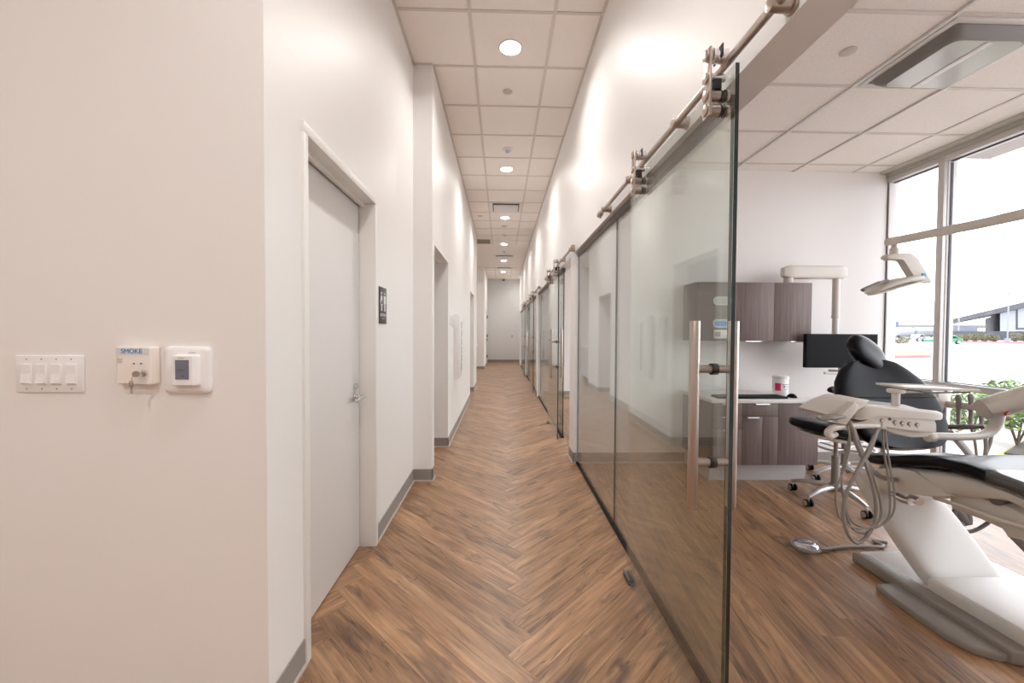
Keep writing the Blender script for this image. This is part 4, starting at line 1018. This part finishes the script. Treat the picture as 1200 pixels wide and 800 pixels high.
# arm to the right
b = MB(); b.tube([P(1086, 512, 1.95), P(1097, 511, 1.95), P(1125, 511.5, 1.95), P(1148, 510, 1.95), P(1161, 505, 1.95), P(1168, 495, 1.94), P(1170, 484, 1.93)], [.019, .0185, .0185, .0195, .022, .024, .025], n=20, smooth=6); b.cyl(P(1086, 512, 1.95), P(1094, 511.5, 1.95), .024, bev=.004); b.obj('lower_arm', cream_m, DU)
b = MB(); b.tube([P(1150, 480.5, 1.93), P(1151, 480.2, 1.93), P(1153.5, 479.4, 1.928), P(1158, 478.2, 1.92), P(1200, 466.5, 1.84), P(1290, 440, 1.7)], [.030, .043, .051, .053, .053, .053], n=28); b.obj('spring_arm', cream_m, DU)
c = P(1178, 485, 1.85); b = MB(); b.cyl(c, c+Vector((.012, 0, .01)), .006, n=10); b.obj('lock_knob', mat('red_plastic', (.5, .05, .03), .4), DU)

# assistant instrument holder on the far side
AI = thing('assistant_unit', 'cream assistant bar with three upright grey handpieces behind the chair', 'dental unit', (2.8, 2.55, .75))
Ya = 2.62
b = MB(); a_, c_ = P(1100, 462, Ya), P(1106, 475, Ya); b.box(a_.x-.035, a_.x+.04, Ya-.03, Ya+.03, c_.z-.005, a_.z+.02, .008); p_ = P(1105, 473, Ya); q_ = P(1152, 478, Ya-.25); b.tube([p_, q_], .022, n=14, flat=(1, .6)); b.obj('holder_bar', cream_m, AI)
for px, t_, bt in ((1123, 462, 497), (1137.5, 461, 497), (1150, 476, 497)):
    b = MB(); yy = Ya-.12-(px-1123)*.004; b.tube([P(px, t_, yy), P(px+.3, t_+4, yy), P(px+.5, t_+12, yy), P(px, bt, yy)], [.008, .017, .013, .009], n=14, smooth=4); b.obj('handpiece', hose_m, AI)
b = MB(); b.tube([P(1138, 497, 2.45), P(1142, 515, 2.4), P(1144, 530, 2.4), P(1146, 560, 2.42)], .007, n=8, smooth=4); b.tube([P(1150, 497, 2.4), P(1155, 515, 2.4), P(1155, 531, 2.4), P(1150, 560, 2.4)], .010, n=8, smooth=4); b.tube([P(1163, 505, 2.4), P(1160, 520, 2.4), P(1154, 534, 2.4)], .009, n=8, smooth=4); b.obj('hoses', hose_m, AI)

# operatory light
OL = thing('operatory_light', 'cream operatory lamp head on a long arm in front of the window', 'dental light', (2.35, 2.4, 1.6))
YL = 2.40
b = MB(); rg = []
for px, py, hh, yy in ((1038.3, 283.5, 3.0, 2.41), (1040, 283.4, 4.4, 2.40), (1046, 282.5, 4.7, 2.39), (1090, 273.8, 5.2, 2.27), (1150, 261.8, 5.9, 2.12), (1200, 250.5, 6.6, 1.99), (1300, 229, 8.5, 1.8)):
    c = P(px, py, yy); h = hh*yy/F
    rg.append([c + Vector((0, q*.8, z)) for q, z in sup(0, 0, h, h, 3.2, 24)])
b.rings(rg, m=cream_m); b.obj('support_arm', cream_m, OL)
b = MB(); c = P(1048, 290, YL); b.cyl((c.x, YL, P(1048, 300, YL).z), (c.x, YL, P(1048, 284, YL).z), .015, n=16); b.cyl((c.x, YL, P(1048, 299, YL).z), (c.x, YL, P(1048, 291, YL).z), .022, n=16, bev=.003); b.obj('swivel', cream_m, OL)
b = MB(); b.prism([P(px, py, YL-.03) for px, py in ((1039.5, 300), (1042, 297.5), (1062, 296), (1069, 296.5), (1073.5, 299.5), (1077, 304), (1093, 330), (1091, 331.5), (1077, 331), (1072, 327), (1061, 305), (1058, 302.8), (1045, 304.3), (1040, 302.6))], (0, .045, 0), bev=.006); b.obj('yoke', cream_m, OL)
c = P(1083.5, 322.5, YL-.035); b = MB(); b.box(c.x-.013, c.x+.013, YL-.0325, YL-.029, c.z-.014, c.z+.014, .001); b.obj('sticker', bluest_m, OL, label='small blue sticker')
b = MB(); rg = []
hp = [(1018, 343, 1.2, .03), (1022, 341.5, 2.2, .05), (1030, 337.5, 3.3, .055), (1042, 332.5, 3.9, .06), (1055, 329, 4.2, .06), (1067, 327, 4.0, .055), (1076, 326.6, 3.2, .04)]
for px, py, hh, dp in hp:
    c = P(px, py, YL); h = hh*YL/F
    rg.append([c+Vector((z*.25, q, z)) for q, z in sup(0, 0, dp, h, 3, 24)])
b.rings(rg, m=cream_m); hd = b.obj('lamp_head', cream_m, OL)
b = MB(); rg = []
for px, py, dp in ((1021, 344.5, .03), (1030, 342.5, .05), (1045, 338, .055), (1060, 334, .055), (1074, 330.5, .04)):
    c = P(px, py, YL); rg.append([c+Vector((0, q, z)) for q, z in sup(0, 0, dp, .007, 3, 20)])
b.rings(rg, m=glow_m); b.obj('reflector_lens', glow_m, hd)
b = MB(); b.tube([P(1010.5, 340.5, YL-.05), P(1013, 339, YL-.05), P(1030, 331.5, YL-.05)], [.010, .012, .011], n=12, smooth=4); b.tube([P(1018, 337, YL-.05), P(1030, 332, YL-.03), P(1040, 329, YL-.0)], .010, n=12, smooth=3); b.obj('positioning_handle', greyp_m, hd)

# foot control and cable
fx, fy = 1.865, 2.415
FC = thing('foot_control', 'round clear-topped foot control on the floor beside the chair', 'foot pedal', (fx, fy, 0))
b = MB(); b.lathe([(.0005, .001), (.078, .001), (.080, .006), (.079, .014), (.070, .020), (.0005, .022)], (fx, fy, 0), n=40); b.box(fx+.05, fx+.10, fy-.06, fy-.02, .001, .024, .004); b.obj('base', greyp_m, FC)
b = MB(); b.lathe([(.066, .020), (.060, .030), (.040, .038), (.0005, .040)], (fx, fy, 0), n=40); b.cyl((fx+.045, fy-.03, .03), (fx+.045, fy-.03, .06), .004, n=8); b.obj('pedal', mat('pedal_metal', (.6, .6, .66), .2, metal=.8), FC)
b = MB(); b.tube([(fx+.09, fy-.042, .012), G(985, 641, .012), G(1010, 640, .012), G(1035, 640, .012), (2.34, 2.47, .012), (2.40, 2.44, .012)], .0095, n=10, smooth=6); b.obj('cable', hose_m, FC)

# ------------------------------------------------------------------ outside
conc = mat('parking_concrete', (.52, .47, .45), .85, var=.04, vscale=.3)
b = MB(); b.box(4.0, 420, -120, 500, -.35, -.12, m=conc); struct('ground', b)
def ground_patch(name, pts, m, z0, z1, label, cat, kind=None):
    b = MB(); b.prism([Vector((p[0], p[1], z0)) for p in pts], (0, 0, z1-z0), m=m); 
    o = b.obj(name, m, None, label=label, cat=cat)
    if kind: o['kind'] = kind
    return o
grass_m = mat('dry_grass', (.40, .38, .14), .9, var=.3, vscale=12); mulch_m = mat('bark_mulch', (.06, .045, .035), .95, var=.5, vscale=20)
ground_patch('grass_strip', [(4.9, 3.6), (4.9, 4.1), (7.2, 5.35), (9.6, 6.7), (10.2, 6.6), (10.2, 5.6), (7.2, 4.0), (5.6, 3.2)], grass_m, -.118, -.095, 'thin dry grass verge outside the window', 'grass', 'stuff')
ground_patch('mulch_bed', [(5.9, 4.6), (7.1, 5.27), (9.2, 6.3), (9.6, 5.9), (7.9, 4.6), (6.6, 4.0)], mulch_m, -.095, -.075, 'dark mulch bed under the shrubs outside the window', 'mulch', 'stuff')
leafs = [mat('leaf_bright_green', (.16, .30, .05), .55), mat('leaf_dark_green', (.045, .12, .03), .55), mat('leaf_red_tint', (.28, .22, .12), .55)]
bark_m = mat('shrub_bark', (.14, .10, .08), .9)
def shrub(x, y, r, h, label, n=700, z0=-.09, mm=None, ls=.035, stems=5, low=.25):
    t = thing('shrub', label, 'shrub', (x, y, z0))
    b = MB(); rnd = random.Random(int(x*100+y*37))
    b.mats = mm or leafs
    for k in range(n):
        a = rnd.random()*2*PI; v = rnd.random(); u = (v**.5)
        zz = low+(1-low)*rnd.random(); rr = r*math.sqrt(max(1-((zz-.6)/.62)**2, .05))*u
        c = Vector((x+rr*math.cos(a), y+rr*math.sin(a), z0+h*zz))
        d1 = Vector((rnd.uniform(-1, 1), rnd.uniform(-1, 1), rnd.uniform(-.6, 1))).normalized(); d2 = d1.cross(Vector((rnd.uniform(-1, 1), rnd.uniform(-1, 1), rnd.uniform(-1, 1)))).normalized()
        L_ = ls*rnd.uniform(.7, 1.3)
        b.poly([c-d1*L_, c+d2*L_*.45, c+d1*L_, c-d2*L_*.45], b.mats[0]).material_index = rnd.choice((0, 0, 1, 1, 2)) if len(b.mats) > 2 else rnd.randrange(len(b.mats))
    b.obj('foliage', None, t, keep_normals=True)
    b = MB()
    for k in range(stems):
        a = 2*PI*k/stems+.3; b.tube([(x, y, z0), (x+r*.25*math.cos(a), y+r*.25*math.sin(a), z0+h*.35), (x+r*.6*math.cos(a), y+r*.6*math.sin(a), z0+h*.75)], [.014, .010, .005], n=6, smooth=3)
    b.obj('stems', bark_m, t)
c = G(1192, 521, -.09); shrub(c.x, c.y, .36, .80, 'leafy green shrub outside, at the right edge behind the chair', 900)
c = G(1140, 508, -.09); shrub(c.x, c.y, .32, .58, 'low yellow-green shrub outside, behind the handpieces', 700, mm=[leafs[0], leafs[0], leafs[1], leafs[2]], low=.15)
c = G(1172, 500, -.09); shrub(c.x+.1, c.y, .34, .60, 'green shrub outside between the low shrub and the edge shrub', 700, low=.15)
c = G(1108, 512, -.09); shrub(c.x-.1, c.y, .26, .52, 'small pale shrub outside, just right of the mullion', 400, low=.15)
# exterior canopy
b = MB(); b.box(4.0, 4.82, -3, 3.95, 3.04, 3.14); b.box(4.0, 4.3, 3.6, 5.2, 2.96, 3.02); b.mats = [mat('canopy_panel', (.36, .33, .33), .6)]
b.obj('canopy', None, None, label='grey exterior canopy seen through the top of the window', cat='canopy')
# distant yard
GZ = -.12
red_m = mat('red_curb_paint', (.62, .12, .12), .7); tan_m = mat('tan_ground', (.20, .15, .09), .9, var=.15, vscale=2)
def gp(px, py): return G(px, py, GZ)
b = MB(); b.prism([gp(1040, 420), gp(1091, 419), gp(1080, 414.5), gp(1060, 412), (20.0, 29.0, GZ)], (0, 0, .16), m=tan_m); b.mats.append(red_m)
for f in b.bm.faces:
    f.normal_update()
    if abs(f.normal.z) < .5: f.material_index = 1
b.obj('traffic_island', None, None, label='tan traffic island edged with a red curb, seen left of the mullion', cat='traffic island')
def strip(name, pa, pb, h, th, m, label, cat, z=GZ):
    a, c = gp(*pa), gp(*pb); d = (c-a).normalized(); n_ = Vector((-d.y, d.x, 0))*th
    b = MB(); b.prism([a, c, c+n_, a+n_], (0, 0, h), m=m); return b.obj(name, m, None, label=label, cat=cat)
strip('red_curb', (1112, 401), (1215, 402.5), .25, 1.0, red_m, 'long red painted curb across the parking lot', 'curb')
b = MB(); b.box(P(1112, 398, 100).x, P(1240, 398, 100).x, 100, 100.5, GZ, 2.2); b.obj('low_wall', mat('charcoal_wall', (.045, .05, .06), .8), None, label='long dark low wall behind the parking lot hedges', cat='wall')
hl = [mat('hedge_olive', (.12, .13, .07), .9), mat('hedge_tan', (.20, .165, .11), .9)]
hd_ = [(1121, 1.2), (1131, 1.3), (1142, 1.45), (1153, 1.35), (1164, 1.2), (1190, 1.6), (1201, 1.5)]
for i, (px_, h_) in enumerate(hd_):
    c = P(px_, 398, 82)
    lab = ['hedge clump next to the window mullion across the parking lot', 'second hedge clump from the mullion across the parking lot', 'third and fullest hedge clump left of the lamp pole', 'second hedge clump left of the white lamp pole base', 'hedge clump just left of the white lamp pole base', 'hedge clump just right of the white lamp pole base', 'hedge clump at the right edge of the photo beyond the parking lot'][i]
    shrub(c.x, 82, .88, h_*1.1, lab, 420, z0=GZ, mm=hl, ls=.16, stems=3, low=.05)
c = P(1055, 398, 60); shrub(c.x, 60, 1.3, 1.0, 'hedge clump left of the mullion beyond the traffic island', 420, z0=GZ, mm=hl, ls=.16, stems=3, low=.05)
# main building with sloping roof
A = lambda px, py, Y: P(px, py, Y)
bd = thing('warehouse_building', 'dark building with long sloping roof across the parking lot', 'building', gp(1180, 398.5)+Vector((0, 10, 0)))
Yb = 130
roof_m = mat('dark_metal_roof', (.05, .053, .065), .6)
b = MB(); b.prism([A(1112, 374.5, Yb), A(1150, 365.5, Yb), A(1240, 344, Yb), A(1240, 352, Yb), A(1150, 371, Yb), A(1112, 378.5, Yb)], (17, 14, 0), m=roof_m); b.obj('roof', roof_m, bd)
b = MB(); b.prism([A(1172, 367, Yb+2), A(1240, 352, Yb+2), A(1240, 400, Yb+2), A(1172, 399, Yb+2)], (14, 12, 0), m=mat('pale_metal_wall', (.26, .28, .31), .6)); b.obj('pale_wall', None, bd)
b = MB(); b.prism([A(1155, 373, Yb+4), A(1172, 367, Yb+4), A(1172, 399, Yb+4), A(1155, 399, Yb+4)], (12, 10, 0), m=mat('dark_metal_wall', (.07, .075, .085), .6)); b.obj('dark_wall', None, bd)
b = MB(); b.prism([A(1191.5, 358, Yb+1.8), A(1193, 357.5, Yb+1.8), A(1193, 384, Yb+1.8), A(1240, 384, Yb+1.8), A(1240, 386, Yb+1.8), A(1191.5, 386, Yb+1.8)], (0, .3, 0), m=roof_m); b.obj('wall_frame', roof_m, bd)
b = MB()
for px in (1118, 1147.5, 1150.5): b.prism([A(px, 374, Yb+1), A(px+1, 374, Yb+1), A(px+1, 399, Yb+1), A(px, 399, Yb+1)], (.5, .5, 0))
b.obj('roof_posts', dgrey_m, bd)
bb = thing('low_shed', 'grey low shed with red base under the sloping roof', 'building', gp(1130, 398)+Vector((0, 25, 0)))
b = MB(); b.prism([A(1112, 381, 170), A(1146, 381, 170), A(1146, 397, 170), A(1112, 397, 170)], (12, 10, 0), m=mat('shed_grey', (.11, .13, .17), .7)); b.obj('wall', None, bb)
b = MB(); b.prism([A(1128, 393, 168), A(1144, 393, 168), A(1144, 397, 168), A(1128, 397, 168)], (.5, .5, 0), m=red_m); b.obj('red_panel', None, bb)
# lamp poles
pole_m = mat('lamp_pole_paint', (.20, .21, .23), .5)
def pole(px, pyb, pyt, Y, arm, label):
    base_, top = A(px, pyb, Y), A(px, pyt, Y); s_ = Y/F
    t = thing('lamp_pole', label, 'lamp pole', (base_.x, Y, GZ), 'white parking lot lamp poles')
    b = MB(); b.cyl((base_.x, Y, GZ), (base_.x, Y, top.z), .9*s_*.8, n=10); b.obj('pole', pole_m, t)
    b = MB(); b.cyl((base_.x, Y, GZ), (base_.x, Y, GZ+4.5*s_), 2.6*s_, n=12); b.obj('concrete_base', pole_m, t)
    b = MB(); b.box(base_.x, base_.x+arm*s_, Y-.2, Y+.2, top.z-.5*s_, top.z+.3*s_); b.obj('lamp_arm', pole_m, t)
pole(1180.5, 400, 341.5, 78, 9, 'tall white lamp pole standing in the hedges in front of the building')
pole(1123, 398, 361, 120, 5, 'distant thin lamp pole right of the window mullion')
# vehicles
def car(name, px0, px1, pyb, Y, hgt, m, label, two=None, flip=1):
    a, c = A(px0, pyb, Y), A(px1, pyb, Y); L_ = c.x-a.x; x0 = a.x; W = 1.8
    t = thing(name, label, 'car', ((a.x+c.x)/2, Y+.9, GZ))
    z = GZ
    pr = [(0, .28), (0, .60), (.04, .68), (.22, .76), (.36, 1.12), (.42, 1.18), (.68, 1.18), (.76, 1.12), (.90, .80), (.99, .74), (1, .55), (1, .28)]
    k = hgt/1.25
    if flip < 0: pr = [(1-u, v) for u, v in reversed(pr)]
    b = MB(); b.prism([(x0+u*L_, Y, z+v*k) for u, v in pr], (0, W, 0), m=m, bev=.04); b.obj('body', m, t)
    pw = [(.27, .78), (.385, 1.09), (.67, 1.09), (.85, .80)]
    if flip < 0: pw = [(1-u, v) for u, v in reversed(pw)]
    b = MB(); b.prism([(x0+u*L_, Y-.02, z+v*k) for u, v in pw], (0, W+.04, 0), m=blackp_m); b.obj('windows', blackp_m, t)
    if two:
        b = MB(); b.prism([(x0+u*L_, Y-.03, z+v*k) for u, v in ((.02, .30), (.30, .30), (.50, .74), (.22, .74))], (0, W+.06, 0), m=two); b.obj('stripe', two, t)
    for u in (.18, .82):
        b = MB(); b.cyl((x0+u*L_, Y-.05, z+.33*k), (x0+u*L_, Y+.25, z+.33*k), .33*k, n=20, m=rubber_m); b.cyl((x0+u*L_, Y-.07, z+.33*k), (x0+u*L_, Y-.04, z+.33*k), .2*k, n=14, m=alu_m); b.obj('wheel', None, t)
green_m = mat('green_car_paint', (.02, .20, .10), .3); whitec_m = mat('white_car_paint', (.26, .28, .31), .3)
car('car', 1097, 1129, 404, 58, 1.35, green_m, 'green and white car parked behind the window mullion', whitec_m)
car('car', 1075, 1085, 402, 76, 1.5, whitec_m, 'small white car left of the green car across the lot')
car('pickup_truck', 1184, 1206, 394, 116, 2.9, whitec_m, 'white pickup truck by the building right of the lamp pole', None, -1)
# tanks and viaduct
for i, (px0, px1) in enumerate(((1047, 1068), (1071, 1094))):
    a, c = A(px0, 388, 150), A(px1, 388, 150)
    t = thing('tank_trailer', ['white tank trailer at the left edge of the window view', 'white tank trailer behind the parked cars, left of the mullion'][i], 'trailer', ((a.x+c.x)/2, 150, GZ), 'white tank trailers')
    b = MB(); b.tube([(a.x, 150, a.z-.3), (a.x+.4, 150, a.z-.3), (c.x-.4, 150, a.z-.3), (c.x, 150, a.z-.3)], [1.2, 1.75, 1.75, 1.2], n=20); b.obj('tank', whitec_m, t)
    for u in (.15, .8, .9):
        b = MB(); b.cyl((a.x+(c.x-a.x)*u, 148.8, GZ+.5), (a.x+(c.x-a.x)*u, 149.2, GZ+.5), .5, n=16); b.obj('wheel', rubber_m, t)
    b = MB(); b.box(a.x+.5, c.x-.5, 149.5, 150.5, GZ+.5, a.z-1.6); b.obj('chassis', dgrey_m, t)
b = MB(); z_ = A(1070, 381, 260); a, c = A(1030, 381, 260), A(1112, 379.5, 260); b.box(a.x-10, c.x+40, 260, 268, z_.z-1.6, z_.z+.4)
for px in (1052, 1072, 1092): q = A(px, 384, 260); b.box(q.x-1, q.x+1, 262, 265, GZ, z_.z-1.5)
b.obj('viaduct', mat('viaduct_concrete', (.15, .15, .16), .8), None, label='pale grey elevated road on the horizon left of the mullion', cat='bridge')
b = MB(); a, c = A(1043, 376, 200), A(1053, 398, 200); b.box(a.x, c.x, 200, 206, GZ, a.z); b.obj('blue_grey_building', mat('blue_grey_wall', (.09, .12, .19), .7), None, label='small blue-grey building at the left edge of the window view', cat='building')

# ------------------------------------------------------------------ light
w = bpy.data.worlds.new('world'); sc.world = w; w.use_nodes = True
nt = w.node_tree; bg = nt.nodes['Background']
tc = nt.nodes.new('ShaderNodeTexCoord'); sx = nt.nodes.new('ShaderNodeSeparateXYZ'); nt.links.new(tc.outputs['Generated'], sx.inputs[0])
rp = nt.nodes.new('ShaderNodeValToRGB'); rp.color_ramp.elements[0].position = .45; rp.color_ramp.elements[0].color = (.93, .95, 1, 1); rp.color_ramp.elements[1].position = .9; rp.color_ramp.elements[1].color = (.88, .93, 1, 1)
nt.links.new(sx.outputs['Z'], rp.inputs['Fac']); nt.links.new(rp.outputs['Color'], bg.inputs['Color'])
bg.inputs['Strength'].default_value = 5.4
for i, (a, c) in enumerate(ROOMS):      # light portals: let Cycles find the daylight through the glazing
    ld = bpy.data.lights.new('window_portal', 'AREA'); ld.shape = 'RECTANGLE'; ld.size = c-a; ld.size_y = HR; ld.cycles.is_portal = True
    o = bpy.data.objects.new('window_portal', ld); COL.objects.link(o); o.location = (4.02, (a+c)/2, HR/2)
    o.rotation_euler = (PI/2, 0, PI/2)
sc.view_settings.view_transform = 'Standard'; sc.view_settings.look = 'None'; sc.view_settings.exposure = 0.08; sc.view_settings.gamma = 1
sc.view_settings.use_curve_mapping = False
cy = sc.cycles
cy.use_denoising = True; cy.max_bounces = 10; cy.diffuse_bounces = 6; cy.glossy_bounces = 5; cy.transparent_max_bounces = 24; cy.sample_clamp_indirect = 8
cy.caustics_reflective = False; cy.caustics_refractive = False
